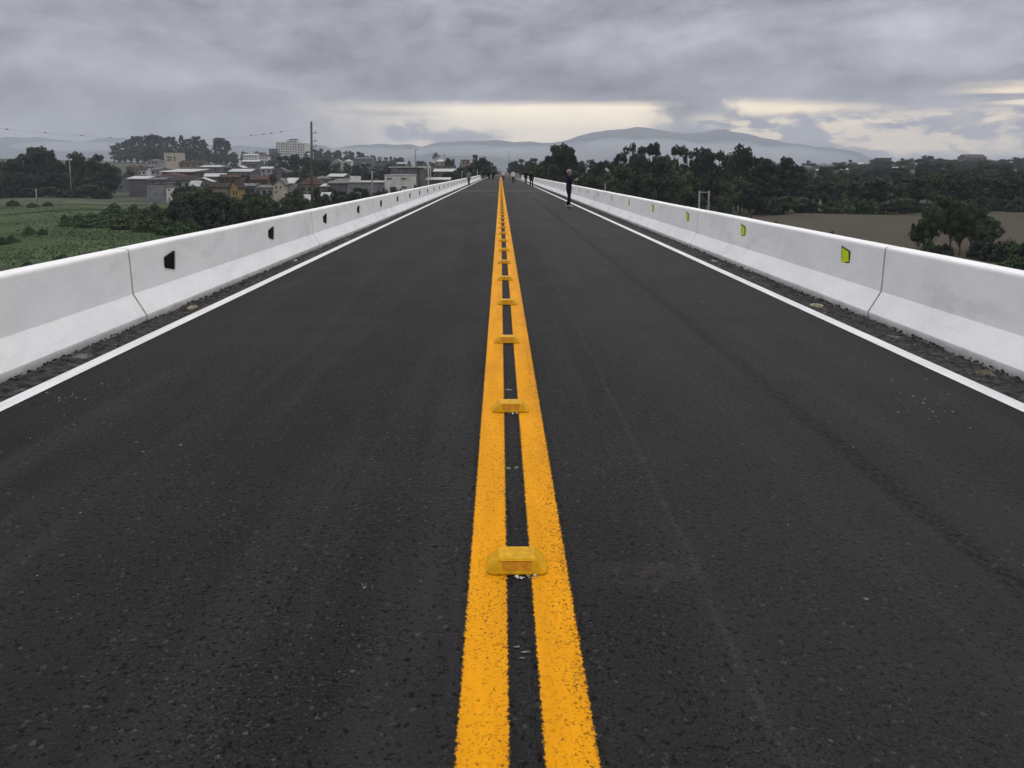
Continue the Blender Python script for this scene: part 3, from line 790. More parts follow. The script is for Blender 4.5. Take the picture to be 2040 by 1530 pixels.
def tree_proto(kind, name, H, W, leafmat, barkmat, seed, leaf=0.42, dens=26, nclump=22, bare=0.3, crownflat=1.0, rk=(0.2, 0.36)):
    rng = np.random.RandomState(seed)
    root = empty(name)
    clumps = []
    zc = H * (bare + (1 - bare) * 0.5); hh = H * (1 - bare) * 0.5
    if kind == 'round':
        for i in range(nclump):
            d = rng.randn(3); d /= np.linalg.norm(d)
            q = rng.rand() ** 0.4
            r = W * rng.uniform(*rk)
            c = np.array([d[0] * q * (W - r), d[1] * q * (W - r), zc + d[2] * q * (hh - r * 0.6) * crownflat + rng.uniform(-.03, .05) * H])
            c[2] = min(c[2], H - r * 0.75); clumps.append((c, r))
        for q_ in range(4): clumps.append((np.array([rng.uniform(-.42, .42) * W, rng.uniform(-.42, .42) * W, H - W * rng.uniform(0.22, 0.5)]), W * rng.uniform(0.2, 0.3)))
    elif kind == 'tall':
        for i in range(nclump):
            t = rng.rand() ** 0.8
            z = H * (bare + (1 - bare) * t)
            wr = W * (0.55 + 0.45 * math.sin(math.pi * min(1, t * 0.8 + 0.15)))
            a = rng.rand() * 6.283; q = rng.rand() ** 0.5
            r = W * rng.uniform(0.20, 0.34)
            clumps.append((np.array([math.cos(a) * q * wr, math.sin(a) * q * wr, min(z, H - r * .8)]), r))
        clumps.append((np.array([0.1, 0, H - W * 0.36]), W * 0.36))
    elif kind == 'cone':
        for i in range(nclump):
            t = (i + .5) / nclump
            z = H * (bare + (1 - bare) * t); wr = W * (1 - t) ** 0.8 * 0.75
            a = i * 2.4; r = W * (0.30 * (1 - t) + 0.14)
            clumps.append((np.array([math.cos(a) * wr, math.sin(a) * wr, z]), r))
    elif kind == 'shrub':
        for i in range(nclump):
            a = rng.rand() * 6.283; q = rng.rand() ** 0.5
            r = W * rng.uniform(0.2, 0.34)
            x, y = math.cos(a) * q * (W - r * .6), math.sin(a) * q * (W - r * .6)
            top = H * (1 - 0.55 * q * q) * rng.uniform(0.55, 1.0)
            clumps.append((np.array([x, y, max(r * 0.3, top - r * 0.7)]), r))
            clumps.append((np.array([x, y, r * 0.35]), r * 0.9))
    Q = leaf_quads(clumps, leaf, dens, rng)
    Q[:, :, 2] = np.maximum(Q[:, :, 2], 0.02)
    zmax = Q[:, :, 2].max(); Q[:, :, 2] *= H / zmax
    m = MB()
    r0 = H * 0.022 + 0.05
    if kind == 'shrub':
        for c, r in clumps[:10]: limb(m, (rng.uniform(-.1, .1), rng.uniform(-.1, .1), -0.3), c, 0.05, 0.012, rng)
        quads_obj("foliage", Q, leafmat, root); m.build("stem", barkmat, root, True)
    else:
        topz = H * (0.55 if kind == 'round' else 0.93)
        kn = [np.array([rng.uniform(-.02, .02) * H * t, rng.uniform(-.02, .02) * H * t, topz * t - 1.2 * (t == 0)]) for t in (0, .25, .5, .75, 1)]
        m.tube(kn, [r0 * 1.25, r0, r0 * .8, r0 * .55, r0 * .3], 8)
        for c, r in clumps:
            zz = min(max(c[2] - math.hypot(c[0], c[1]) * (0.9 if kind != 'cone' else 0.2), H * bare * 0.6), topz)
            t = zz / topz; k = min(3, int(t * 4)); s = kn[k] + (kn[k + 1] - kn[k]) * (t * 4 - k)
            limb(m, s, c, r0 * 0.42 * (1.1 - t * .6), r0 * 0.08, rng)
        quads_obj("crown", Q, leafmat, root); m.build("trunk", barkmat, root, True)
    root['H'] = H; root['W'] = W
    return root

PROTO = {
    'a': tree_proto('round', 'broadleaf_tree', 12, 5.2, LEAF_DARK, BARK, 11, leaf=0.40, dens=52, nclump=26, bare=0.16),
    'b': tree_proto('round', 'broadleaf_tree', 11, 4.6, LEAF_MID, BARK, 12, leaf=0.38, dens=56, nclump=24, bare=0.14),
    'c': tree_proto('round', 'broadleaf_tree', 13, 4.4, LEAF_DARK, BARK, 13, leaf=0.40, dens=58, nclump=28, bare=0.18, rk=(0.2, 0.33)),
    'd': tree_proto('round', 'broadleaf_tree', 14, 4.8, LEAF_DARK, BARK, 14, leaf=0.36, dens=46, nclump=30, bare=0.20, rk=(0.18, 0.30)),
    'g': tree_proto('round', 'broadleaf_tree', 9, 4.6, LEAF_GREEN, BARK, 15, leaf=0.36, dens=56, nclump=24, bare=0.06),
    'e': tree_proto('tall', 'eucalyptus_tree', 26, 4.6, LEAF_BLUE, BARK_PALE, 16, leaf=0.62, dens=40, nclump=46, bare=0.16),
    'f': tree_proto('tall', 'eucalyptus_tree', 27, 4.0, LEAF_BLUE, BARK_PALE, 17, leaf=0.62, dens=40, nclump=38, bare=0.2),
    't': tree_proto('tall', 'slender_tree', 14, 3.4, LEAF_DARK, BARK, 18, leaf=0.36, dens=56, nclump=34, bare=0.12),
    'k': tree_proto('cone', 'conifer_tree', 12, 3.0, LEAF_DARK, BARK, 19, leaf=0.34, dens=60, nclump=30, bare=0.10),
    's': tree_proto('shrub', 'shrub', 3.2, 3.0, LEAF_GREEN, BARK, 20, leaf=0.26, dens=95, nclump=20),
    'u': tree_proto('shrub', 'shrub', 4.2, 3.2, LEAF_DARK, BARK, 21, leaf=0.30, dens=80, nclump=22),
}
PROTO['n'] = tree_proto('round', 'broadleaf_tree', 6.6, 4.0, LEAF_MID, BARK, 22, leaf=0.20, dens=150, nclump=42, bare=0.26, rk=(0.14, 0.26))
used = set()
ROWS = {}
def plant(k, px, ytop, D, row, wide=1.0, wpx=None, x=None, minh=1.2):
    """a tree whose top stands at photo height ytop, D metres along the road"""
    xw = at(px, 341, D).x if x is None else x
    z = T(xw, D)
    h = max(minh, at(px, ytop, D).z - z)
    p = PROTO[k]
    if k in used: o = dup(p)
    else: o = p; used.add(k)
    s = h / p['H']
    sw = s * wide if wpx is None else (wpx / F * D / 2) / p['W']
    sw = min(max(sw, 0.45 * s), 2.2 * s)
    o.location = (xw, D, z - 0.05); o.scale = (sw, sw, s); o.rotation_euler = (0, 0, rnd.uniform(0, 6.28))
    ROWS.setdefault(row, []).append((px, o))
    return o

J = rnd.uniform
# -- the wood beside the road, its skyline trees
for px, yt, wp, k in ((1188, 320, 40, 'a'), (1205, 316, 26, 'c'), (1222, 312, 34, 'b'), (1238, 300, 26, 'c'), (1254, 281, 40, 'd'), (1276, 303, 40, 'a'), (1293, 285, 46, 'c'), (1304, 279, 22, 'c'), (1322, 306, 44, 'a'), (1336, 312, 34, 'b'),
                      (1348, 285, 24, 'c'), (1371, 285, 26, 'd'), (1386, 291, 40, 'd'), (1404, 290, 40, 'a'), (1432, 297, 46, 'c'), (1452, 300, 34, 'b'), (1468, 284, 56, 'd'), (1484, 290, 40, 'a'), (1500, 309, 46, 'c'), (1522, 311, 44, 'a'),
                      (1546, 320, 44, 'b'), (1568, 309, 44, 'a'), (1588, 326, 44, 'c')):
    plant(k, px, yt, J(158, 176), 'skyline', wpx=wp * 1.32)
for px, yt, wp, k in ((1150, 338, 46, 'b'), (1172, 345, 44, 'a'), (1198, 350, 40, 'g'), (1220, 342, 44, 'b'), (1246, 326, 56, 'g'), (1272, 345, 44, 'a'), (1296, 342, 44, 'b'), (1318, 352, 40, 'a'), (1342, 345, 44, 'b'), (1362, 334, 50, 'g'), (1384, 350, 40, 'b'),
                      (1406, 344, 44, 'a'), (1430, 352, 44, 'b'), (1452, 360, 40, 'g'), (1476, 348, 48, 'b'), (1500, 362, 46, 'a'), (1240, 368, 50, 'u'), (1290, 372, 50, 'u'), (1335, 376, 46, 'u'), (1385, 380, 50, 'u'), (1440, 386, 50, 'u')):
    plant(k, px, yt, J(134, 150), 'edge', wpx=wp * 1.15)
# -- the wooded slope behind the field
for px in range(1516, 2075, 27):
    plant(rnd.choice('aabcb'), px + J(-8, 8), J(342, 366), J(153, 164), 'field edge', wpx=J(46, 66))
for px in range(1500, 2080, 30):
    plant(rnd.choice('uusga'), px + J(-9, 9), J(384, 404), J(147, 153), 'thicket', wpx=J(44, 62))
for px in range(1520, 2080, 26):
    plant(rnd.choice('abcbg'), px + J(-8, 8), J(334, 350) if px < 1800 else J(332, 346), J(185, 215), 'slope', wpx=J(36, 52))
for px in range(1590, 2080, 22):
    plant(rnd.choice('abc'), px + J(-8, 8), J(327, 338) if px < 1800 else J(321, 333), J(270, 320), 'upper slope', wpx=J(28, 40))
for px in range(1660, 2090, 14):
    y0 = 323 if px < 1740 else (317 if px < 1800 else 314)
    plant(rnd.choice('abcg'), px + J(-5, 5), y0 + J(-2, 6), J(440, 560), 'ridge', wpx=J(26, 40))
for px, yt in ((1607, 319), (1618, 324), (1640, 325), (1697, 317), (1745, 315), (1800, 314), (1835, 308), (1850, 309), (1870, 314), (1905, 317), (1995, 316), (2003, 317), (2038, 316)):
    plant(rnd.choice('ad'), px, yt, 560, 'ridge', wpx=26)
# -- trees standing out in the field close to the bridge
for px, yt, D, wp, k in ((1838, 436, 76, 44, 'n'), (1864, 404, 75, 62, 'n'), (1902, 385, 78, 78, 'n'), (1944, 397, 77, 84, 'n'), (1982, 428, 79, 54, 'n'), (1922, 410, 73, 58, 'n'), (1966, 446, 72, 50, 'n')):
    plant(k, px, yt, D, 'lone', wpx=wp)
for px, yt, D, wp, k in ((1995, 478, 68, 60, 'u'), (2030, 474, 70, 70, 's'), (2065, 480, 66, 70, 'u'), (1965, 478, 70, 54, 'u'), (1862, 474, 71, 40, 's'), (1890, 482, 70, 40, 'u'), (2030, 505, 62, 60, 's')):
    plant(k, px, yt, D, 'field bushes', wpx=wp)
for px, yt, D, wp in ((1548, 437, 101, 18), (1664, 457, 88, 14), (1690, 466, 84, 12), (1640, 456, 90, 10), (1712, 470, 83, 10), (1500, 428, 112, 22)):
    plant('s', px, yt, D, 'field bushes', wpx=wp, minh=0.6)
# -- round the far end of the bridge
for px, yt, D, wp, k in ((1121, 283, 172, 66, 'c'), (1112, 292, 168, 56, 'a'), (1131, 290, 170, 50, 'a'), (1103, 306, 168, 46, 'c'), (1130, 306, 176, 44, 'c'), (1092, 312, 190, 34, 'a'), (1078, 320, 200, 30, 'b'), (1140, 318, 166, 34, 'a'), (1100, 326, 166, 40, 'b'), (1075, 330, 176, 34, 'g'), (1154, 326, 185, 34, 't'),
                         (1160, 318, 260, 26, 'a'), (1176, 316, 280, 22, 't'), (1064, 313, 260, 20, 't'), (1052, 319, 300, 24, 'a'), (1038, 315, 330, 22, 'c'), (1026, 319, 360, 20, 'a'), (1016, 322, 420, 18, 'b'), (1060, 326, 230, 30, 'g'), (1045, 332, 230, 26, 'b'),
                         (1170, 352, 150, 40, 'u'), (1130, 348, 158, 40, 'u'), (1100, 344, 158, 34, 'u'), (1145, 340, 150, 40, 'g')):
    plant(k, px, yt, D, 'bridgehead', wpx=wp)
for px, yt, D, wp, k in ((962, 312, 260, 30, 'a'), (950, 318, 240, 30, 'c'), (975, 320, 270, 24, 'b'), (938, 327, 210, 34, 'g'), (922, 331, 205, 30, 'g'), (946, 306, 300, 9, 't'), (905, 338, 200, 28, 'b'), (890, 342, 195, 26, 'a'), (985, 330, 330, 14, 'b'),
                         (968, 334, 210, 24, 'a'), (952, 336, 196, 30, 'b'), (893, 313, 420, 18, 'a'), (901, 315, 430, 14, 'b')):
    plant(k, px, yt, D, 'roadside', wpx=wp)
# -- dark wood beyond the meadow
for px, yt, wp, k in ((-20, 316, 50, 'a'), (8, 318, 44, 'b'), (30, 313, 44, 'a'), (52, 304, 46, 'c'), (75, 289, 62, 'a'), (100, 296, 36, 'c'), (118, 316, 36, 'b'), (141, 298, 36, 'd'), (160, 303, 34, 'a'), (180, 312, 34, 'b'), (196, 304, 28, 'c'), (214, 322, 32, 'a'), (226, 332, 28, 'b')):
    plant(k, px, yt, J(258, 280), 'dark wood', wpx=wp * 1.2)
for px in range(-24, 226, 22):
    plant(rnd.choice('aabk'), px + J(-6, 6), J(336, 352), J(240, 252), 'dark wood front', wpx=J(38, 48))
for px in range(-20, 200, 24):
    plant(rnd.choice('uug'), px + J(-6, 6), J(366, 378), J(226, 238), 'dark wood foot', wpx=J(36, 46))
# -- eucalypts above the town
for px, yt, wp, k in ((229, 289, 15, 'e'), (240, 284, 15, 'f'), (251, 281, 15, 'e'), (262, 276, 17, 'f'), (274, 270, 17, 'e'), (285, 270, 16, 'f'), (297, 268, 18, 'e'), (306, 266, 16, 'f'), (317, 268, 18, 'e'), (329, 273, 17, 'f'), (342, 271, 18, 'e'), (352, 279, 15, 'f'), (363, 268, 9, 'f'), (371, 276, 17, 'e'), (382, 275, 18, 'f'),
                      (394, 270, 20, 'e'), (404, 277, 18, 'f'), (411, 286, 14, 'e'), (443, 273, 30, 'f'), (452, 279, 16, 'e'), (434, 277, 14, 'f')):
    plant(k, px, yt, J(690, 740), 'grove', wpx=wp * 1.15)
for px in list(range(236, 420, 13)) + [428, 440, 452, 464]:
    plant(rnd.choice('abg'), px + J(-4, 4), J(291, 302) if px < 420 else J(303, 310), J(640, 670), 'grove foot', wpx=J(22, 32))
for px in range(470, 560, 14):
    plant(rnd.choice('ab'), px + J(-4, 4), J(297, 303) if px < 510 else J(300, 308), J(820, 860), 'town ridge', wpx=J(16, 24))
for px in range(612, 800, 11):
    y0 = np.interp(px, [612, 640, 700, 745, 790], [298, 296, 302, 306, 314])
    plant(rnd.choice('abcd'), px + J(-4, 4), y0 + J(-3, 5), J(720, 800), 'town ridge', wpx=J(16, 24))
for px in range(570, 800, 20):
    y0 = np.interp(px, [570, 600, 640, 720, 800], [311, 306, 318, 326, 324])
    plant(rnd.choice('aabc'), px + J(-5, 5), y0 + J(-3, 6), J(340, 420), 'town trees', wpx=J(28, 44))
for px in range(790, 960, 14):
    plant(rnd.choice('abk'), px + J(-5, 5), J(319, 326), J(520, 640), 'town trees far', wpx=J(14, 24))
for px, yt, D in ((236, 336, 330), (258, 340, 350), (395, 338, 330), (420, 328, 420), (448, 322, 470), (470, 325, 470), (490, 330, 430), (512, 334, 380), (535, 318, 520), (556, 316, 520), (588, 335, 300), (612, 338, 290), (640, 340, 280), (665, 338, 300), (690, 340, 290),
                  (716, 336, 310), (740, 338, 300), (762, 335, 320), (372, 350, 260), (396, 352, 250), (520, 352, 240), (500, 345, 300), (860, 338, 260), (880, 336, 300), (425, 345, 300), (462, 346, 280), (538, 346, 260)):
    plant(rnd.choice('abcu'), px + J(-4, 4), yt + J(-3, 3), D, 'garden trees', wpx=J(24, 40))
for px, yt, D in ((430, 386, 178), (446, 389, 176), (484, 384, 182), (498, 378, 184), (514, 382, 180), (532, 380, 182), (588, 372, 178), (604, 378, 174), (626, 374, 180), (646, 380, 174), (408, 366, 206), (352, 362, 226), (344, 352, 262), (318, 350, 290), (284, 352, 280), (508, 366, 222), (540, 364, 225), (424, 366, 236), (486, 362, 236), (566, 356, 232), (654, 362, 220), (600, 352, 250), (448, 346, 300), (388, 346, 300), (476, 344, 320)):
    plant(rnd.choice('abcug'), px + J(-4, 4), yt + J(-3, 3), D, 'garden trees', wpx=J(20, 34))
for px, yt, D in ((292, 346, 330), (306, 350, 300), (330, 334, 400), (344, 336, 400), (366, 338, 340), (410, 350, 280), (436, 340, 380), (456, 336, 400), (482, 338, 360), (494, 350, 270), (524, 346, 290), (548, 332, 420), (572, 342, 310), (556, 366, 215), (470, 366, 222), (440, 374, 205), (462, 390, 176), (520, 388, 174), (574, 384, 172), (612, 384, 168), (636, 386, 168), (398, 376, 190), (416, 380, 186), (270, 350, 290), (250, 348, 310)):
    plant(rnd.choice('abcgk'), px + J(-4, 4), yt + J(-3, 3), D, 'garden trees', wpx=J(18, 30))
# -- scrub between the meadow and the bridge
for px, yt, D, wp, k in ((360, 370, 135, 50, 'a'), (384, 366, 138, 50, 'g'), (408, 374, 134, 46, 'b'), (432, 380, 128, 46, 'a'), (368, 376, 120, 60, 'g'), (392, 380, 112, 60, 'a'), (420, 384, 108, 60, 'b'), (448, 390, 106, 56, 'a'), (474, 392, 104, 54, 'b'), (498, 388, 110, 46, 'g'), (352, 392, 116, 46, 'b'), (345, 404, 104, 60, 'u'), (385, 410, 100, 60, 'u'), (430, 412, 97, 60, 'u'), (470, 412, 98, 60, 'u'),
                         (520, 392, 118, 46, 'g'), (545, 396, 116, 40, 'b'), (566, 390, 122, 40, 'g'), (590, 386, 126, 40, 'b'), (608, 392, 120, 36, 'g'), (642, 384, 132, 34, 'g'), (660, 374, 145, 36, 'a'), (676, 378, 142, 34, 'c'), (700, 380, 140, 30, 'a'), (712, 371, 148, 34, 'c'), (726, 374, 150, 24, 'a'), (690, 386, 134, 40, 'u'), (650, 394, 124, 40, 'u'), (590, 404, 112, 50, 'u'), (545, 410, 106, 54, 'u'), (510, 414, 102, 50, 'u'), (625, 398, 118, 40, 's'),
                         (760, 374, 152, 40, 'u'), (790, 372, 158, 40, 'u'), (740, 382, 146, 40, 'u'), (830, 366, 170, 40, 'u'), (865, 362, 182, 36, 'u')):
    plant(k, px, yt, D, 'scrub', wpx=wp)
for px, yt, D, wp in ((150, 424, 118, 46), (178, 420, 120, 50), (205, 414, 124, 50), (232, 412, 122, 56), (262, 414, 116, 60), (290, 410, 114, 60), (318, 412, 108, 60), (240, 428, 104, 60), (285, 430, 100, 66), (330, 428, 97, 66), (205, 430, 108, 54), (165, 434, 108, 50), (370, 432, 94, 60), (128, 436, 112, 36), (258, 404, 136, 44), (220, 402, 142, 40), (300, 402, 132, 44),
                      (15, 466, 88, 30), (-4, 470, 86, 30), (50, 448, 98, 24), (75, 452, 96, 20), (122, 424, 122, 9), (60, 402, 168, 24), (90, 400, 172, 20), (20, 396, 182, 26), (45, 532, 66, 30), (110, 514, 70, 30)):
    plant('s', px, yt, D, 'meadow bushes', wpx=wp, minh=0.7)

ROWTXT = {
    'skyline': ("tall dark skyline tree of the wood behind green reflectors, {} from the road", 'tree', 'skyline trees of the wood'),
    'edge': ("low tree at the foot of the wood behind green reflectors, {} from the road", 'tree', 'trees along the foot of the wood'),
    'field edge': ("bushy dark tree along the brown field's far edge, {} from the wood", 'tree', 'trees along the far edge of the field'),
    'thicket': ("low thicket plant at the brown field's far rim, {} from the wood", 'shrub', 'thicket at the rim of the field'),
    'slope': ("tree on the slope behind the brown field, {} from the wood in its row", 'tree', 'trees on the slope behind the field'),
    'upper slope': ("tree high on the slope behind the brown field, {} from the wood", 'tree', 'trees on the upper slope'),
    'ridge': ("small hazy tree on the far ridge beyond the brown field, {} from the wood", 'tree', 'trees on the far ridge'),
    'lone': ("tree of the lone bare-trunked clump in the brown field, {} from the left", 'tree', 'lone clump in the field'),
    'field bushes': ("bush in the brown field just above the barrier top, {} from the left", 'shrub', 'bushes in the field'),
    'bridgehead': ("tree past the bridge end on the standing person's side, {} from the road", 'tree', 'trees at the far end of the bridge'),
    'roadside': ("dark tree past the bridge end on the town side, {} from the left", 'tree', 'roadside trees on the town side'),
    'dark wood': ("tall blackish tree of the wood beyond the meadow, {} from the left", 'tree', 'skyline trees of the meadow wood'),
    'dark wood front': ("blackish tree in front of the wood beyond the meadow, {} from the left", 'tree', 'front trees of the meadow wood'),
    'dark wood foot': ("dark low growth at the foot of the meadow wood, {} from the left", 'shrub', 'undergrowth of the meadow wood'),
    'grove': ("tall thin hazy eucalyptus in the grove above the town, {} from the left", 'tree', 'eucalyptus grove above the town'),
    'grove foot': ("round bushy tree below the eucalyptus grove, {} from the left", 'tree', 'trees below the grove'),
    'town ridge': ("hazy tree on the ridge beside the white apartment block, {} from the left", 'tree', 'trees on the town ridge'),
    'town trees': ("dark tree on the wooded slope behind the tall pole, {} from the left", 'tree', 'trees behind the tall pole'),
    'town trees far': ("small hazy tree above the white office roofs, {} from the left", 'tree', 'far trees above the offices'),
    'garden trees': ("garden tree among the houses of the town, {} from the left", 'tree', 'garden trees in the town'),
    'scrub': ("leafy scrub close behind the barrier with black reflectors, {} from the left", 'shrub', 'scrub behind the barrier'),
    'meadow bushes': ("green bush in the grass meadow, {} from the left", 'shrub', 'bushes in the meadow'),
}
for row, L in ROWS.items():
    L.sort(key=lambda t: t[0])
    txt, cat, grp = ROWTXT[row]
    for i, (px, o) in enumerate(L): tag(o, txt.format(ordinal(i + 1)), cat, grp)
ROWS['scrub'][0][1]['label'] = ROWTXT['scrub'][0].format('first')

# rough grass in the meadow and at the rim of the field
def tufts():
    rng = np.random.RandomState(8); n = 30000
    y = 56 + 140 * rng.rand(n) ** 1.5
    u = -(997 - (-60 + 640 * rng.rand(n))) / F
    x = u * y
    keep = np.sin(x * 0.21 + 2 * np.sin(y * 0.13)) + np.sin(y * 0.31 + x * 0.05) + rng.randn(n) * 0.9 > 0.0
    x, y = x[keep], y[keep]; n = len(x)
    z = terrain(x, y)
    h = 0.05 + 0.16 * rng.rand(n) ** 2.6; wd = 0.05 + 0.10 * rng.rand(n); a = rng.rand(n) * 6.283; lean = rng.randn(n, 2) * 0.25
    cx, sx = np.cos(a) * wd, np.sin(a) * wd
    Q = np.zeros((n, 4, 3))
    Q[:, 0] = np.stack([x - cx, y - sx, z - .05], 1); Q[:, 1] = np.stack([x + cx, y + sx, z - .05], 1)
    Q[:, 2] = np.stack([x + cx * .4 + lean[:, 0] * h, y + sx * .4 + lean[:, 1] * h, z + h], 1); Q[:, 3] = np.stack([x - cx * .7 + lean[:, 0] * h, y - sx * .7 + lean[:, 1] * h, z + h * .9], 1)
    mt, nn, b = principled("grass_blades", 0.9, 0.08)
    co = nn.new('ShaderNodeTexCoord').outputs['Object']
    k = nn.noise(co, 0.09, 5, 0.65)
    c = nn.mix(nn.ss(k, 0.35, 0.65), (0.050, 0.070, 0.034), (0.078, 0.103, 0.054))
    nn.put(b.inputs['Base Color'], nn.mix(nn.m('MULTIPLY', nn.ss(nn.noise(co, 3.0, 2), 0.5, 0.7), 0.4), c, (0.10, 0.105, 0.06)))
    tag(quads_obj("grass", Q, mt), kind='stuff')
tufts()

# ------------------------------------------------------------------ buildings of the town
GLASS = plain("dark_window", (0.025, 0.028, 0.034), 0.25, 0.5, 0.2, 3.0)
TRIM = plain("window_trim", (0.42, 0.41, 0.39), 0.8, 0.2, 0.1, 3.0)
def colour(name, c): return plain(name, c, 0.85, 0.15, 0.16, 0.7)
WALLS = {'white': colour('white_wall', (0.55, 0.545, 0.525)), 'cream': colour('cream_wall', (0.44, 0.395, 0.33)), 'tan': colour('tan_wall', (0.20, 0.17, 0.135)), 'grey': colour('grey_wall', (0.19, 0.195, 0.205)), 'dgrey': colour('dark_grey_wall', (0.11, 0.11, 0.115)),
         'ochre': colour('ochre_wall', (0.28, 0.19, 0.075)), 'brown': colour('brown_wall', (0.10, 0.07, 0.052)), 'mid': colour('mid_grey_wall', (0.125, 0.125, 0.132)), 'mint': colour('mint_wall', (0.28, 0.31, 0.28)), 'pale': colour('pale_grey_wall', (0.27, 0.275, 0.285))}
ROOFS = {'tile': plain('clay_tile_roof', (0.075, 0.047, 0.036), 0.9, 0.1, 0.3, 1.2), 'dtile': plain('old_tile_roof', (0.042, 0.034, 0.030), 0.9, 0.1, 0.3, 1.2), 'sheet': plain('fibre_sheet_roof', (0.13, 0.13, 0.132), 0.85, 0.15, 0.3, 0.8), 'wsheet': plain('white_sheet_roof', (0.40, 0.40, 0.40), 0.7, 0.25, 0.12, 0.8),
         'dark': plain('dark_sheet_roof', (0.055, 0.055, 0.06), 0.8, 0.2, 0.25, 0.8)}
def house(name, label, x0, x1, ye, D, depth, roof, wall, rcol, yaw=0.0, rise=None, wins=None, yb=None, group=None, cat='house', over=0.35, auto=0, door=None, side_wins=0):
    """x0..x1, ye: photo pixels of the front wall's ends and eaves; D: distance of the front"""
    pa, pb = at(x0, ye, D), at(x1, ye, D)
    w_ = (pb.x - pa.x); cx = (pa.x + pb.x) / 2
    g = T(cx, D)
    if yb is not None: g = min(g, at(x0, yb, D).z)
    eave = pa.z - g
    if eave < 2.3: g = pa.z - 2.3; eave = 2.3
    root = empty(name, (cx, D, g), R(yaw))
    tag(root, label, cat, group)
    m = MB(); hw = w_ / 2
    gab = roof in ('gablex', 'gabley')
    rise = rise if rise is not None else (w_ * 0.2 if roof == 'gabley' else depth * (0.17 if rcol in ('tile', 'dtile') else 0.11))
    if roof == 'gabley':      # gable end to the front
        m.prism([(-hw, -2), (hw, -2), (hw, eave), (0, eave + rise), (-hw, eave)], 0, depth)
    elif roof == 'gablex':    # ridge along the front
        V = [(x, y, z) for x in (-hw, hw) for y, z in ((0, -2), (depth, -2), (depth, eave), (depth / 2, eave + rise), (0, eave))]
        m.add(V, [(0, 1, 2, 3, 4), (9, 8, 7, 6, 5), (0, 4, 9, 5), (1, 6, 7, 2), (2, 7, 8, 3), (3, 8, 9, 4), (0, 5, 6, 1)])
    else: m.box(-hw, hw, 0, depth, -2, eave)
    m.build("wall", WALLS[wall], root)
    t = 0.16; o = over; m = MB()
    if roof == 'gabley':
        k = rise / hw
        m.prism([(-hw - o, eave - o * k + .02), (0, eave + rise + .02), (hw + o, eave - o * k + .02), (hw + o, eave - o * k + t + .02), (0, eave + rise + t + .05), (-hw - o, eave - o * k + t + .02)], -o, depth + o)
    elif roof == 'gablex':
        k = rise / (depth / 2)
        prof = [(-o, eave - o * k + .02), (depth / 2, eave + rise + .02), (depth + o, eave - o * k + .02), (depth + o, eave - o * k + t + .02), (depth / 2, eave + rise + t + .05), (-o, eave - o * k + t + .02)]
        V = [(x, y, z) for x in (-hw - o, hw + o) for y, z in prof]
        m.add(V, [tuple(range(6)), tuple(range(11, 5, -1))] + [(i, i + 6, (i + 1) % 6 + 6, (i + 1) % 6) for i in range(6)])
    elif roof == 'hip':
        r = min(hw, depth / 2) * 0.96; z0 = eave + .02
        V = [(-hw - o, -o, z0), (hw + o, -o, z0), (hw + o, depth + o, z0), (-hw - o, depth + o, z0), (-hw + r, depth / 2, z0 + rise), (hw - r, depth / 2, z0 + rise)]
        m.add(V, [(0, 1, 5, 4), (1, 2, 5), (2, 3, 4, 5), (3, 0, 4), (3, 2, 1, 0)])
    elif roof == 'shed':
        V = [(x, y, z) for x in (-hw - o, hw + o) for y, z in ((-o, eave + .02), (depth + o, eave + rise), (depth + o, eave + rise + t), (-o, eave + t + .02))]
        m.add(V, [(0, 1, 2, 3), (7, 6, 5, 4)] + [(i, i + 4, (i + 1) % 4 + 4, (i + 1) % 4) for i in range(4)])
    else:
        m.box(-hw - o, hw + o, -o, depth + o, eave + .01, eave + .25)
    m.build("roof", ROOFS[rcol], root)
    W = []
    for q in (wins or ()):
        a, b = at(q[0], q[2], D), at(q[1], q[3], D)
        W.append((a.x - cx, b.x - cx, b.z - g, a.z - g))
    if auto:
        fl = max(1, int(eave // 2.9))
        for f in range(fl):
            zt = eave - 0.7 - f * 2.9
            for i in range(auto):
                xc = -hw + w_ * (i + .5) / auto
                if zt > 1.3: W.append((xc - .55, xc + .55, zt - 1.15, zt))
    for (xa, xb, za, zb) in W:
        m = MB(); m.box(xa, xb, -0.03, 0.03, za, zb); wn = m.build("window", GLASS, root)
        if D < 260:
            m = MB(); m.box(xa - .07, xb + .07, -0.09, -0.031, za - .09, za - 0.001); m.build("sill", TRIM, wn)
    for i in range(side_wins):
        y0 = depth * (i + .5) / side_wins
        sx = hw if cx < 0 else -hw
        m = MB(); m.box(sx - .03, sx + .03, y0 - .5, y0 + .5, eave - 1.9, eave - .8); m.build("window", GLASS, root)
    if door:
        a, b = at(door[0], door[2], D), at(door[1], door[3], D)
        m = MB(); m.box(a.x - cx, b.x - cx, -0.04, 0.03, b.z - g, a.z - g); m.build("door", WALLS['brown'], root)
    return root
TG = 'buildings of the town'
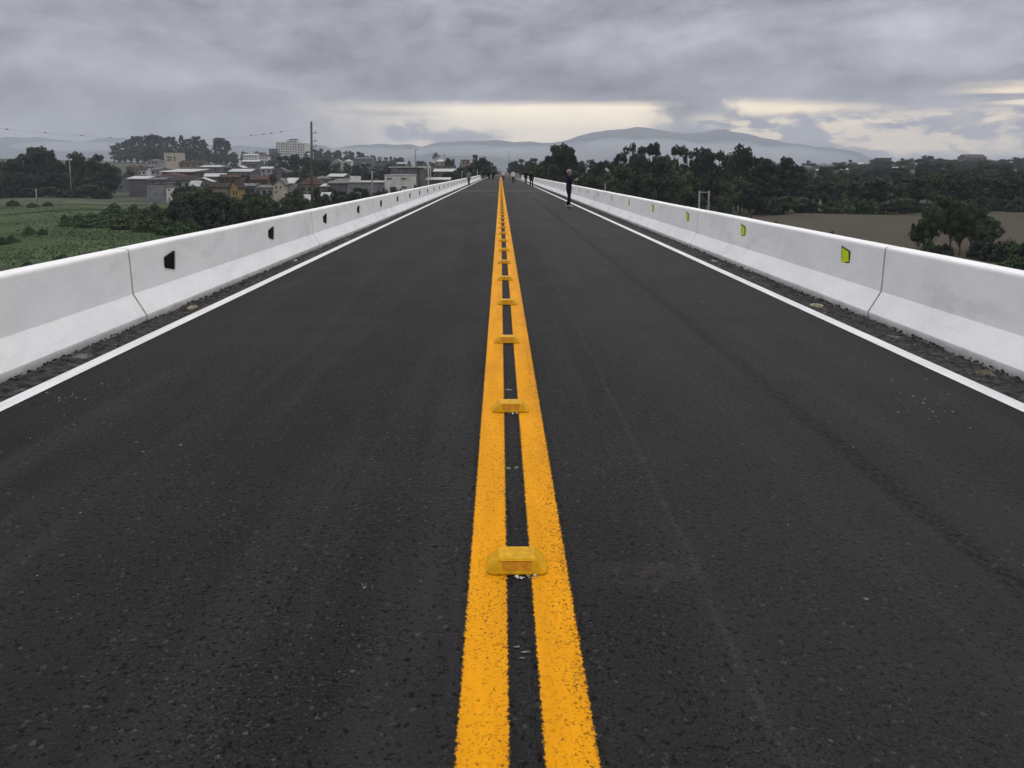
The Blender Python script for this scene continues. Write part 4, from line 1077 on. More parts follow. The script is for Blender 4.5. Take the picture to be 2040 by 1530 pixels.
# the big block on the hill
bl = empty("apartment_block", at(579, 318, 900)); bl.location.z = T(bl.location.x, 900)
tag(bl, "white eight storey apartment block, the tallest building, hazy on the town hill", 'apartment block', TG)
gz = bl.location.z
def hx(px): return at(px, 341, 900).x - bl.location.x
def hz(py): return at(579, py, 900).z - gz
m = MB()
for a, b, yt, d in ((551, 574, 284, 0), (574, 594, 280, -2), (594, 608, 286, 1)): m.box(hx(a) + .02, hx(b) - .02, d, d + 16, -2, hz(yt))
m.build("wall", WALLS['white'], bl)
m = MB(); m.box(hx(577), hx(592), 2, 10, hz(280) + .02, hz(276.5)); m.build("roof_tank", WALLS['mid'], bl)
m = MB()
for a, b, yt, d in ((551, 574, 284, 0), (574, 594, 280, -2), (594, 608, 286, 1)): m.box(hx(a) - .2, hx(b) + .2, d - .3, d + 16.3, hz(yt) + .01, hz(yt) + .6)
m.build("roof", WALLS['white'], bl)
for a, b, yt, d, nn_ in ((551, 574, 284, 0, 5), (574, 594, 280, -2, 4), (594, 608, 286, 1, 3)):
    top = hz(yt)
    for f in range(8):
        for i in range(nn_):
            xc = hx(a) + (hx(b) - hx(a)) * (i + .5) / nn_
            zt = top - 1.0 - f * 2.95
            m = MB(); m.box(xc - .75, xc + .75, d - .05, d + .05, zt - 1.35, zt); m.build("window", GLASS, bl)
H = [
 ("house", "cream square tower house with a small roof room, on the slope below the eucalyptus grove", 326, 355, 305, 455, 9, 'flat', 'cream', 'wsheet', dict(wins=[(332, 342, 312, 314.5), (332, 342, 317.5, 320), (347, 349.5, 311, 322)], yb=328, over=0.15)),
 ("house", "blank grey boxy house standing at the edge of the meadow", 292, 329, 367.5, 205, 9, 'flat', 'grey', 'dark', dict(yb=402, over=0.1)),
 ("house", "narrow white house wing with one dark window, joined to the blank grey house", 330.5, 343.5, 372.5, 204, 7, 'flat', 'white', 'sheet', dict(wins=[(335.5, 338.5, 376, 380)], yb=400, over=0.3, door=(336, 339, 393, 402))),
 ("warehouse", "long low shed with a white roof edge behind the blank grey house", 322, 382, 343, 300, 14, 'shed', 'brown', 'wsheet', dict(over=1.0, rise=1.2)),
 ("house", "low dark house with a pale verandah roof between meadow wood and grey house", 256, 292, 357, 250, 9, 'shed', 'dgrey', 'wsheet', dict(over=.5, rise=.9)),
 ("house", "low house with a pale lean-to roof just above the blank grey house", 296, 330, 358, 245, 8, 'gablex', 'dgrey', 'sheet', dict(auto=2)),
 ("house", "white two storey house left of the cream tower house", 294, 314, 320, 430, 9, 'hip', 'pale', 'sheet', dict(auto=3)),
 ("house", "white house with a tiled roof below the cream tower house", 266, 290, 339, 360, 9, 'gablex', 'white', 'dtile', dict(auto=3)),
 ("house", "pale house with two dark openings below the cream tower house", 300, 318, 338, 350, 8, 'gablex', 'pale', 'sheet', dict(auto=2)),
 ("house", "long tile roofed house to the right of the cream tower house", 356, 404, 326, 420, 10, 'gablex', 'tan', 'dtile', dict(auto=4)),
 ("house", "house with a pale metal roof on the slope right of the cream tower", 398, 436, 333, 390, 9, 'shed', 'mid', 'wsheet', dict(rise=.9, auto=3)),
 ("house", "small white gabled hut among the garden trees near the grey house", 379, 396, 370, 195, 5, 'gablex', 'mid', 'wsheet', dict(rise=1.1)),
 ("house", "long brown roofed house with a verandah beside the ochre house", 418, 455, 373, 192, 9, 'gablex', 'tan', 'dtile', dict(wins=[(423, 428, 384, 388), (436, 440, 384, 388), (446, 450, 384, 388)], yb=395)),
 ("house", "ochre gabled house with two tall dark windows", 458, 474, 372, 190, 9, 'gabley', 'ochre', 'dtile', dict(wins=[(464, 466.5, 380, 389), (470, 472.2, 380, 389)], yb=396, rise=1.6)),
 ("house", "reddish brick upper house behind the ochre house", 438, 476, 353, 240, 8, 'gablex', 'brown', 'tile', dict(auto=4)),
 ("house", "house with pale grey roof to the right of the ochre house", 476, 508, 371, 200, 9, 'gablex', 'mid', 'sheet', dict(auto=3)),
 ("house", "house with a long light roof at the middle of the town", 455, 500, 342, 340, 10, 'gablex', 'mid', 'wsheet', dict(auto=4)),
 ("house", "cream two storey house with stepped white canopies beside the tall pole", 545, 568, 367, 185, 9, 'gabley', 'cream', 'sheet', dict(wins=[(549, 552, 371, 376), (557, 560, 371, 376), (549, 552, 381, 385)], yb=396, rise=1.3)),
 ("house", "mint green house with pale canopies to the right of the cream stepped house", 566, 584, 366, 188, 8, 'shed', 'mint', 'wsheet', dict(rise=1.3, wins=[(570, 574, 374, 378)], yb=392)),
 ("house", "low grey house between the ochre house and the cream stepped house", 508, 544, 374, 200, 9, 'gablex', 'pale', 'sheet', dict(auto=3)),
 ("house", "tile roofed house seen behind the tall pole", 596, 640, 367, 190, 9, 'hip', 'tan', 'tile', dict(rise=2.0, auto=3)),
 ("house", "small shed with a bright white roof at the foot of the tall pole", 605, 616, 398, 132, 4, 'gablex', 'grey', 'wsheet', dict(rise=.7)),
 ("house", "small shed with a white roof just right of the tall pole", 640, 652, 393, 140, 4, 'gablex', 'grey', 'wsheet', dict(rise=.7)),
 ("house", "little house with a pale lean-to roof between pole and warehouse", 640, 654, 372, 185, 6, 'shed', 'mid', 'wsheet', dict(rise=.7)),
 ("house", "white block house below the apartment block", 516, 532, 312, 620, 9, 'flat', 'white', 'wsheet', dict(auto=3)),
 ("house", "long white house on the hill left of the apartment block", 484, 512, 309, 700, 10, 'gablex', 'white', 'wsheet', dict(auto=5)),
 ("house", "brownish house on the hill left of the apartment block", 510, 524, 304, 760, 9, 'flat', 'tan', 'sheet', dict(auto=3)),
 ("house", "mid grey slab house close by the apartment block's left flank", 536, 550, 297, 860, 12, 'flat', 'mid', 'sheet', dict(auto=3, cat='house')),
 ("house", "house with a bright roof on the hill below the apartment block", 480, 515, 322, 520, 10, 'gablex', 'mid', 'wsheet', dict(auto=3)),
 ("house", "yellowish white house on the wooded slope right of the tall pole", 663, 681, 322, 560, 8, 'gabley', 'mint', 'wsheet', dict(auto=2, rise=1.8)),
 ("house", "house with a bright white hipped roof on the wooded slope", 686, 700, 321, 580, 8, 'hip', 'white', 'wsheet', dict(rise=1.5, auto=2)),
 ("house", "grey house with a dim roof on the ridge right of the tall pole", 706, 742, 316, 640, 10, 'gablex', 'mid', 'sheet', dict(auto=3)),
 ("house", "pale house at the top of the slope just left of the tall pole", 612, 620, 307, 700, 8, 'gablex', 'white', 'wsheet', dict(auto=2)),
 ("warehouse", "large grey warehouse with a light roof edge beside the white office building", 692, 775, 364, 172, 18, 'flat', 'grey', 'wsheet', dict(over=.25, yb=402)),
 ("warehouse", "low grey warehouse wing with a sloping roof left of the large grey warehouse", 652, 690, 366, 186, 14, 'shed', 'mid', 'sheet', dict(rise=1.0, yb=396)),
 ("office_building", "white two storey office building with dark strip windows", 766, 819, 350, 165, 10, 'flat', 'white', 'wsheet', dict(wins=[(770.5, 781, 354.8, 357.2), (799.5, 810, 354.8, 357.2), (799.5, 810, 371.5, 374.5)], yb=382, over=.1, door=(777, 789, 372, 382))),
 ("office_building", "grey upper storey block with three windows behind the white office building", 779, 832, 334, 184, 14, 'flat', 'mid', 'wsheet', dict(wins=[(781, 785.5, 343.5, 346), (792, 797, 343.5, 346), (804.5, 809.5, 343.5, 346)], over=.5)),
 ("house", "tan two storey house left of the road's far end, behind the palm", 868, 900, 331, 330, 9, 'flat', 'tan', 'sheet', dict(auto=3)),
 ("house", "house with a cream gable below the palm", 868, 884, 322, 420, 9, 'gablex', 'cream', 'wsheet', dict(auto=2)),
 ("house", "low house with a long pale roof under the palm", 864, 904, 342, 250, 9, 'gablex', 'mid', 'wsheet', dict(auto=3, rise=.8)),
 ("house", "tan upper house with dark windows above the roadside trees", 919, 936, 319, 380, 8, 'flat', 'tan', 'tile', dict(wins=[(922, 925, 323, 326), (930, 934, 322, 325)])),
 ("house", "low pale shed against the barrier, right of the offices", 850, 893, 359, 185, 6, 'shed', 'mid', 'wsheet', dict(rise=.5, over=.4)),
 ("house", "pale house among trees on the far slope beyond the field", 1606, 1618, 334, 400, 8, 'gablex', 'pale', 'sheet', dict(auto=2)),
 ("house", "long pale roofed house on the far slope beyond the field", 1632, 1662, 331, 420, 9, 'gablex', 'mid', 'sheet', dict(auto=4)),
 ("house", "house with one bright white roof plane on the far slope beyond the field", 1636, 1645, 344, 330, 6, 'shed', 'mid', 'wsheet', dict(rise=1.4)),
 ("house", "low house with a thin white roof line on the far slope", 1676, 1690, 338, 380, 7, 'gablex', 'mid', 'wsheet', dict(auto=2, rise=.8)),
 ("house", "hazy house with a white gable on the far ridge beyond the field", 1712, 1722, 327, 520, 8, 'gablex', 'pale', 'wsheet', dict(auto=2)),
 ("house", "flat roofed house cut against the sky on the far ridge beyond the field", 1756, 1777, 315, 560, 9, 'flat', 'mid', 'dark', dict(auto=3, over=.6)),
 ("house", "house with a white roof low on the far ridge beyond the field", 1783, 1796, 336, 430, 7, 'gablex', 'mid', 'wsheet', dict(auto=2)),
 ("house", "house with a red-brown roof next to the white roofed one on the far ridge", 1800, 1814, 335, 430, 7, 'gablex', 'brown', 'tile', dict(auto=2)),
 ("house", "large house with a stepped roof on the ridge skyline beyond the lone trees", 1925, 1966, 314, 520, 10, 'gablex', 'mid', 'dark', dict(auto=4, rise=2.2)),
]
for nm, lab, x0, x1, ye, D, dep, roof, wall, rc, kw in H:
    kw = dict(kw); kw.setdefault('yaw', J(-6, 6) if D > 215 else 0); kw.pop('cat', None)
    house(nm, lab, x0, x1, ye, D, dep * (0.55 if D < 262 and x0 < 640 else 1), roof, wall, rc, group=TG if x0 < 1200 else 'houses beyond the field', cat={'house': 'house', 'warehouse': 'warehouse', 'office_building': 'office building'}[nm], **kw)
# plain small houses that fill the town's slope
spots = [(232, 352, 300), (246, 346, 330), (342, 350, 270), (360, 360, 232), (402, 362, 225), (428, 352, 262), (408, 343, 330), (446, 333, 400), (474, 334, 420), (496, 356, 250), (516, 358, 232), (530, 336, 370), (556, 340, 330), (552, 355, 240), (578, 352, 240), (590, 344, 300), (470, 318, 600), (500, 328, 480),
         (526, 326, 520), (560, 326, 500), (624, 330, 420), (640, 356, 230), (668, 352, 245), (690, 332, 430), (720, 328, 470), (745, 322, 600), (760, 330, 450), (800, 326, 520), (830, 330, 450), (846, 338, 330), (280, 330, 420), (262, 334, 400), (380, 336, 380)]
spots = [q for i, q in enumerate(sorted(spots)) if i % 5 not in (1, 3)]
for i, (px, ye, D) in enumerate(sorted(spots)):
    wpx = J(5, 9) / D * F
    rc = rnd.choice(['tile', 'dtile', 'sheet', 'sheet', 'dark', 'wsheet', 'dtile']); wl = rnd.choice(['pale', 'tan', 'mid', 'mid', 'brown', 'dgrey'])
    word = {'tile': 'clay tiled', 'dtile': 'dark tiled', 'sheet': 'grey sheet', 'dark': 'blackish sheet', 'wsheet': 'white sheet'}[rc]
    house("house", "small house with a " + word + " roof in the crowded town, " + ordinal(i + 1) + " from the left", px - wpx / 2, px + wpx / 2, ye, D, J(6, 9), rnd.choice(['gablex', 'gablex', 'hip', 'gabley']), wl, rc, yaw=J(-18, 18), group='small houses of the town', auto=2)
# roof water tank on the warehouse, frame beside the office
m = MB(); p = at(697, 358, 176); q = at(714, 351, 176); m.box(p.x, q.x, 176, 179, p.z - 1.0, q.z)
tag(m.build("water_tank", WALLS['white'], None, False, 0.05), "white box water tank on the roof of the large grey warehouse", 'water tank')
fr = empty("canopy_frame", (at(852, 341, 183).x, 183, T(at(852, 341, 183).x, 183)))
tag(fr, "white steel canopy frame attached beside the grey upper office block", 'canopy')
top = at(852, 331, 183).z - fr.location.z
l = at(833, 341, 183).x - fr.location.x
m = MB(); m.box(l, 0.3, 0, 6, top - .35, top); m.build("beam", WALLS['white'], fr)
for yy in (0.02, 5.6): m = MB(); m.box(0, .28, yy, yy + .28, -1, top - .351); m.build("post", WALLS['white'], fr)

# ------------------------------------------------------------------ poles and wires
WOOD = plain("weathered_pole", (0.105, 0.098, 0.088), 0.9, 0.1, 0.3, 1.5)
CONC = plain("pole_concrete", (0.25, 0.245, 0.235), 0.9, 0.1, 0.2, 1.0)
STEEL = plain("dull_steel", (0.16, 0.165, 0.17), 0.6, 0.4, 0.2, 3.0)
DARKSTEEL = plain("dark_insulator", (0.05, 0.05, 0.055), 0.5, 0.4, 0.2, 3.0)
def pole(name, label, px, ytop, D, r0, r1, mat, group=None, lean=0.0, base=None):
    p = at(px, 341, D); g = T(p.x, D) if base is None else base
    h = at(px, ytop, D).z - g
    root = empty(name, (p.x, D, g)); tag(root, label, 'pole' if name != 'mast' else 'mast', group)
    m = MB(); m.tube([(0, 0, -.6), (lean * .5, 0, h * .5), (lean, 0, h)], [r0, (r0 + r1) / 2, r1], 10); m.build("shaft", mat, root, True)
    return root, h
PD = 104
root, ph = pole("utility_pole", "tall leaning utility pole with brackets on one side, the tallest pole", 619, 242, PD, 0.24, 0.145, WOOD, lean=0.28)
for yb in (265.5, 281.5, 293):
    z = at(619, yb, PD).z - root.location.z
    m = MB(); m.tube([(0.2, 0, z), (0.85, 0, z + .03)], 0.035, 6); m.build("bracket", DARKSTEEL, root)
    m = MB(); m.tube([(0.85, 0, z - .02), (0.85, 0, z + .30)], [0.06, 0.04], 8); m.build("insulator", DARKSTEEL, root, True)
m = MB(); m.tube([(0.62, 0.0, ph - 7.5), (0.64, 0, ph - 2.0)], 0.012, 5); m.build("cable", DARKSTEEL, root)
PG = 'smaller poles and posts'
pole("post", "pale thin concrete post standing in the meadow", 69, 376, 170, 0.14, 0.12, CONC, PG)
pole("utility_pole", "faint thin pole in front of the meadow wood", 139.5, 320, 235, 0.13, 0.10, CONC, PG)
r, h = pole("utility_pole", "grey concrete pole in front of the large warehouse", 741, 340, 158, 0.19, 0.15, CONC, PG)
m = MB(); m.tube([(-.9, 0, h - .3), (.9, 0, h - .3)], 0.06, 6); m.build("crossarm", CONC, r)
m = MB(); m.tube([(-.1, 0, h - .1), (-.85, -.3, h + .15), (-1.0, -.3, h + .1)], 0.05, 6); m.build("lamp_arm", STEEL, r)
r, h = pole("street_lamp", "dark lamp pole with a bent head above the white office building", 828, 299, 300, 0.22, 0.16, STEEL, PG)
m = MB(); m.tube([(0, 0, h - .1), (.5, 0, h + .1), (1.0, 0, h - .05)], [0.16, .14, .1], 6); m.build("lamp_head", STEEL, r)
r, h = pole("utility_pole", "thin dark pole on the far slope right of the palm", 885, 307, 420, 0.24, 0.2, STEEL, PG)
m = MB(); m.tube([(-.9, 0, h - .5), (.9, 0, h - .5)], 0.09, 6); m.build("crossarm", STEEL, r)
pole("mast", "slender radio mast rising out of the haze over the road's far end", 1014, 297, 1100, 0.5, 0.25, STEEL)
r, h = pole("street_lamp", "small street lamp beyond the barrier end on the town side", 920, 342, 175, 0.1, 0.07, CONC, PG)
m = MB(); m.tube([(-.15, 0, h), (.35, 0, h + .08)], [0.1, .13], 6); m.build("lamp_head", CONC, r)
pole("post", "thin white post at the end of the barrier with black reflectors", 951, 341, 147, 0.055, 0.055, WALLS['white'], PG, base=0.0)
r, h = pole("post", "short pale post behind the green reflector barrier, beside the low trees", 1206, 366, 132, 0.1, 0.09, CONC, PG)
m = MB(); m.tube([(-.3, 0, h - .05), (.3, 0, h - .05)], 0.06, 6); m.build("crossarm", CONC, r)
# H frame with its stay wires
hp = empty("stayed_pole_frame", (at(1404, 341, 112).x, 112, T(at(1404, 341, 112).x, 112)))
tag(hp, "pair of pale concrete poles joined by a crossbar, with slanting stay wires", 'pole frame')
hh = at(1404, 380, 112).z - hp.location.z
for xo in (-0.72, 0.72): m = MB(); m.tube([(xo, 0, -.5), (xo, 0, hh)], [0.165, 0.125], 10); m.build("pole", CONC, hp, True)
m = MB(); m.box(-.9, .9, -.09, .09, hh - .32, hh - .17); m.build("crossbar", CONC, hp)
for k, (xa, za) in enumerate(((0.72, hh - .1), (0.72, hh - .4), (-0.72, hh - .3))):
    m = MB(); m.tube([(xa, 0, za), (xa + 6.8 - k * .4, 2.0 + k, 0.05)], 0.034, 5); m.build("stay_wire", DARKSTEEL, hp)
# overhead line with bird markers, sagging from the tall pole out over the meadow
wl = empty("overhead_line", (0, 0, 0)); tag(wl, "thin overhead line with small markers, sagging across the sky above the town", 'power line')
ctrl = [(619.5, 254, PD), (600, 257, 108), (560, 263, 114), (525, 268, 120), (475, 273, 127), (420, 277, 135), (350, 280, 140), (285, 279, 142), (220, 274.5, 138), (163, 270.5, 132), (90, 265, 122), (14, 258, 112), (-60, 250, 104)]
W3 = [at(*c) for c in ctrl]
m = MB(); m.tube(W3, 0.010, 5); m.build("wire", DARKSTEEL, wl)
for px, py, D in ((14, 258, 112), (90, 265, 122), (163, 270.5, 132), (220, 274.5, 138), (560, 263, 114), (525, 268, 120), (500, 270.6, 124), (541, 265.6, 117.5)):
    p = at(px, py, D); s = 0.22 if px < 250 else 0.15
    m = MB(); m.tube([p + Vector((-s * 1.2, 0, .01)), p + Vector((-s * .4, 0, .06)), p + Vector((s * .4, 0, .06)), p + Vector((s * 1.2, 0, 0))], [0.015, .075, .075, .015], 7); m.build("marker", DARKSTEEL, wl, True)

# palm with a round head on a tall bare stem
rng = np.random.RandomState(4)
pr = empty("palm_tree", (at(868.5, 341, 330).x, 330, T(at(868.5, 341, 330).x, 330)))
tag(pr, "tall palm with a small round head on a bare stem", 'palm')
hpalm = at(868, 309.5, 330).z - pr.location.z
m = MB(); m.tube([(0, 0, -.5), (.1, 0, hpalm * .5), (0, 0, hpalm)], [.28, .2, .16], 8); m.build("trunk", BARK_PALE, pr, True)
Q = []
for i in range(46):
    a = rng.rand() * 6.283; e = rng.uniform(-0.5, 1.3)
    prev = np.array([0, 0, hpalm])
    for k in range(5):
        e2 = e - k * 0.33; st = np.array([math.cos(a) * math.cos(e2), math.sin(a) * math.cos(e2), math.sin(e2)]) * 0.55
        s = np.array([-math.sin(a), math.cos(a), 0]) * 0.24 * (1 - k * .15)
        Q.append([prev - s, prev + s, prev + st + s * .8, prev + st - s * .8]); prev = prev + st
quads_obj("frond", np.array(Q), LEAF_DARK, pr)

# ------------------------------------------------------------------ people
SKIN = plain("skin", (0.36, 0.21, 0.15), 0.6, 0.3, 0.08, 12.0)
CLOTH = {}
def cloth(name, c): return plain(name, c, 0.9, 0.1, 0.15, 9.0)
def skinned(name, J3, E, rad, mat, parent, root, sub=1):
    names = list(J3); idx = {k: i for i, k in enumerate(names)}
    me = bpy.data.meshes.new(name)
    me.from_pydata([J3[k] for k in names], [(idx[a], idx[b]) for a, b in E], [])
    o = bpy.data.objects.new(name, me); COL.objects.link(o)
    sk = o.modifiers.new("s", 'SKIN'); sk.use_smooth_shade = True
    if not me.skin_vertices: me.attributes  # layer is made by the modifier
    for i, k in enumerate(names):
        r = rad[k]; me.skin_vertices[0].data[i].radius = r if isinstance(r, tuple) else (r, r)
        me.skin_vertices[0].data[i].use_root = (k == root)
    if sub:
        sb = o.modifiers.new("u", 'SUBSURF'); sb.levels = sub; sb.render_levels = sub
    dg = bpy.context.evaluated_depsgraph_get()
    new = bpy.data.meshes.new_from_object(o.evaluated_get(dg))
    o.modifiers.clear(); o.data = new
    bpy.data.meshes.remove(me)
    new.materials.clear(); new.materials.append(mat)
    new.polygons.foreach_set('use_smooth', [True] * len(new.polygons))
    o.parent = parent
    return o
def person(label, x, y, rz, H, pose, topm, botm, shoem, hairm, hat=None, group='people walking on the bridge', z=0.0, long_hair=False, skirt=False):
    k = H / 1.72
    root = empty("person", (x, y, z), rz); root.scale = (k, k, k)
    tag(root, label, 'person', group)
    st = {'stand': 0.0, 'walk': 0.17, 'hold': 0.04}[pose]
    P = {'pelvis': (0, 0, .94), 'waist': (0, .005, 1.08), 'chest': (0, .01, 1.28), 'neckb': (0, 0, 1.43), 'neck': (0, .012, 1.49), 'head': (0, .03, 1.585), 'crown': (0, .015, 1.665), 'chin': (0, .07, 1.535), 'nose': (0, .125, 1.59)}
    E = [('pelvis', 'waist'), ('waist', 'chest'), ('chest', 'neckb'), ('neckb', 'neck'), ('neck', 'head'), ('head', 'crown'), ('head', 'nose'), ('neck', 'chin')]
    rd = {'pelvis': (.10, .08), 'waist': (.11, .085), 'chest': (.12, .09), 'neckb': .06, 'neck': .05, 'head': .085, 'crown': .066, 'chin': .04, 'nose': .014}
    TOPJ = ['waist', 'chest', 'neckb']
    for s, n in ((-1, 'l'), (1, 'r')):
        f = st * (1 if s < 0 else -1)
        sh = (s * .185, 0, 1.385)
        if pose == 'hold': elb = (s * .23, .06, 1.10); wr = (s * .10, .29, 1.22); ax = Vector((-s * .25, .8, .5)).normalized(); side = Vector((s * .3, -.2, 1)).normalized()
        else: elb = (s * .235, -.03 - f * .5, 1.10); wr = (s * .235, .05 - f * .9, .86); ax = Vector((0, .15 - f * .6, -1)).normalized(); side = Vector((0, 1, 0))
        palm = Vector(wr) + ax * .05
        P.update({'sh' + n: sh, 'el' + n: elb, 'wr' + n: wr, 'pa' + n: tuple(palm)})
        E += [('neckb', 'sh' + n), ('sh' + n, 'el' + n), ('el' + n, 'wr' + n), ('wr' + n, 'pa' + n)]
        rd.update({'sh' + n: .044, 'el' + n: .042, 'wr' + n: .028, 'pa' + n: .034})
        nor = ax.cross(side).normalized()
        for fi, (off, ln) in enumerate(((-.030, .060), (-.010, .072), (.010, .068), (.030, .052))):
            a = palm + side * off + ax * .03; b = a + ax * ln * .6 + nor * .008 * s; c = b + ax * ln * .45 + nor * .02 * s
            for q, v in zip('abc', (a, b, c)): P['f%d%s%s' % (fi, q, n)] = tuple(v); rd['f%d%s%s' % (fi, q, n)] = .0095 if q != 'c' else .0075
            E += [('pa' + n, 'f%da%s' % (fi, n)), ('f%da%s' % (fi, n), 'f%db%s' % (fi, n)), ('f%db%s' % (fi, n), 'f%dc%s' % (fi, n))]
        th = palm + side * .045 - ax * .01; th2 = th + side * .025 + ax * .035
        P['ta' + n] = tuple(th); P['tb' + n] = tuple(th2); rd['ta' + n] = .012; rd['tb' + n] = .009
        E += [('pa' + n, 'ta' + n), ('ta' + n, 'tb' + n)]
        P.update({'hi' + n: (s * .088, 0, .86), 'kn' + n: (s * .098, .02 + f * .9, .48 + abs(st) * .02), 'an' + n: (s * .10, -.02 + f * 1.7, .085 + (.05 if f < 0 and st else 0)), 'to' + n: (s * .12, .15 + f * 1.7, .032)})
        rd.update({'hi' + n: .062, 'kn' + n: .045, 'an' + n: .03, 'to' + n: .02})
        E += [('pelvis', 'hi' + n), ('hi' + n, 'kn' + n), ('kn' + n, 'an' + n), ('an' + n, 'to' + n)]
    skinned("body", P, E, rd, SKIN, root, 'pelvis', 1)
    def loft(name, rings, mat, extra=None):
        m = MB(); seg = 14; V = []
        for (cx, cy, z_, rx, ry) in rings:
            for q in range(seg): V.append((cx + rx * math.cos(6.2832 * q / seg), cy + ry * math.sin(6.2832 * q / seg), z_))
        nr = len(rings)
        m.add(V, [(a * seg + q, a * seg + (q + 1) % seg, (a + 1) * seg + (q + 1) % seg, (a + 1) * seg + q) for a in range(nr - 1) for q in range(seg)] + [tuple(range(seg))[::-1], tuple(range((nr - 1) * seg, nr * seg))])
        if extra: extra(m)
        return m.build(name, mat, root, True)
    def sleeves(m):
        for n in 'lr':
            a, b, c = (Vector(P[q + n]) for q in ('sh', 'el', 'wr'))
            m.tube([a * .9 + Vector((0, 0, 1.40)) * .1, a, (a + b) / 2, b, (b + c) / 2, c], [.074, .076, .064, .054, .047, .039], 10)
    loft("jacket", [(0, 0, .84, .172, .125), (0, 0, .90, .178, .130), (0, 0, 1.0, .168, .124), (0, .005, 1.10, .160, .116), (0, .01, 1.24, .180, .126), (0, .005, 1.36, .190, .112), (0, 0, 1.425, .135, .09), (0, .005, 1.465, .072, .066), (0, .008, 1.485, .060, .058)], topm, sleeves)
    m = MB()
    for n in 'lr':
        h_, k_, a_ = (Vector(P[q + n]) for q in ('hi', 'kn', 'an'))
        m.tube([h_ + Vector((0, 0, .07)), h_, (h_ + k_) / 2, k_, (k_ + a_) / 2, a_ + Vector((0, 0, -.02))], [.100, .102, .088, .068, .066, .060], 12)
    m.build("trousers", botm, root, True)
    for n in 'lr':
        a, t = Vector(P['an' + n]), Vector(P['to' + n])
        d = (t - a); d.z = 0; d.normalize(); zf = a.z - .085
        m = MB(); m.tube([a - d * .075 + Vector((0, 0, -.045)), a - d * .05 + Vector((0, 0, -.04)), a + d * .05 + Vector((0, 0, -.042)), a + d * .14 + Vector((0, 0, -.05)), a + d * .20 + Vector((0, 0, -.055))], [.022, .043, .050, .043, .018], 10)
        m.V = [(x_, y_, max(z_, zf)) for x_, y_, z_ in m.V]
        m.build("shoe", shoem, root, True)
    V = []; Fc = []; NU, NV = 14, 9
    for b_ in range(NV + 1):
        for a_ in range(NU):
            th, fi = math.pi * b_ / NV, 6.2832 * a_ / NU
            q = Vector((math.sin(th) * math.cos(fi), math.sin(th) * math.sin(fi), math.cos(th)))
            k2 = 0.72 if (q.y > .15 and q.z < .45) else (0.8 if q.z < -.55 else 1.0)
            V.append((q.x * .090 * k2, -.005 + q.y * .108 * k2, 1.612 + q.z * .105 * (1.25 if long_hair and q.z < 0 and q.y < 0 else 1)))
    for b_ in range(NV):
        for a_ in range(NU): Fc.append((b_ * NU + a_, (b_ + 1) * NU + a_, (b_ + 1) * NU + (a_ + 1) % NU, b_ * NU + (a_ + 1) % NU))
    m = MB(); m.add(V, Fc); m.build("hair", hairm, root, True)
    if hat:
        m = MB(); seg = 14
        rings = [(.096, 1.645), (.098, 1.67), (.088, 1.705), (.055, 1.73), (.012, 1.738)]
        V = [(r * math.cos(6.283 * i / seg), -.002 + r * 1.14 * math.sin(6.283 * i / seg), zz) for r, zz in rings for i in range(seg)]
        Fc = [(a * seg + i, a * seg + (i + 1) % seg, (a + 1) * seg + (i + 1) % seg, (a + 1) * seg + i) for a in range(4) for i in range(seg)] + [tuple(range(4 * seg, 5 * seg)), tuple(range(seg))[::-1]]
        m.add(V, Fc); m.box(-.06, .06, .09, .165, 1.648, 1.656)
        m.build("cap", hat, root, True)
    return root
NAVY = cloth("navy_cloth", (0.012, 0.013, 0.024)); BLACKC = cloth("black_cloth", (0.010, 0.010, 0.012)); WHITEC = cloth("white_cloth", (0.62, 0.62, 0.64)); GREYC = cloth("grey_cloth", (0.16, 0.16, 0.17)); BROWNC = cloth("brown_cloth", (0.055, 0.04, 0.028))
PURP = cloth("plum_cloth", (0.07, 0.045, 0.06)); SHOEW = cloth("pale_shoe", (0.42, 0.41, 0.40)); SHOEB = cloth("dark_shoe", (0.012, 0.012, 0.012)); HAIRB = cloth("dark_hair", (0.012, 0.010, 0.009)); HAIRG = cloth("grey_hair", (0.22, 0.21, 0.20)); CAPG = cloth("pale_cap", (0.30, 0.28, 0.25))
def feet(px, py):
    D = F * CAMZ / (py - 340.6)
    for _ in range(4):
        p = at(px, py, D); D = D * CAMZ / (CAMZ - p.z)
    return at(px, py, D)
p = feet(1133, 414)
near = person("person in navy clothes and pale cap standing at the white edge line, holding a phone", p.x, p.y, R(-78), 1.70, 'hold', NAVY, NAVY, SHOEW, HAIRG, hat=CAPG, group='people on the bridge')
col = MB(); col.tube([(0, .0, 1.425), (0, .005, 1.485)], [0.145, 0.068], 12); col.build("collar", BROWNC, near, True)
mx_ = near.matrix_basis
ph_ = MB(); ph_.box(-.075, .075, -.004, .004, -.037, .037)
phone = ph_.build("phone", plain("phone_glass", (0.42, 0.44, 0.42), 0.2, 0.5, 0.05, 9.0), None, False, 0.002)
off = Matrix.Rotation(R(-78), 3, 'Z') @ Vector((0, .40, 1.30))
phone.location = (p.x + off.x, p.y + off.y, off.z); phone.rotation_euler = (R(-12), 0, R(-78))
tag(phone, "pale phone held up by the person at the edge line", 'phone')
PPL = 'people on the bridge'
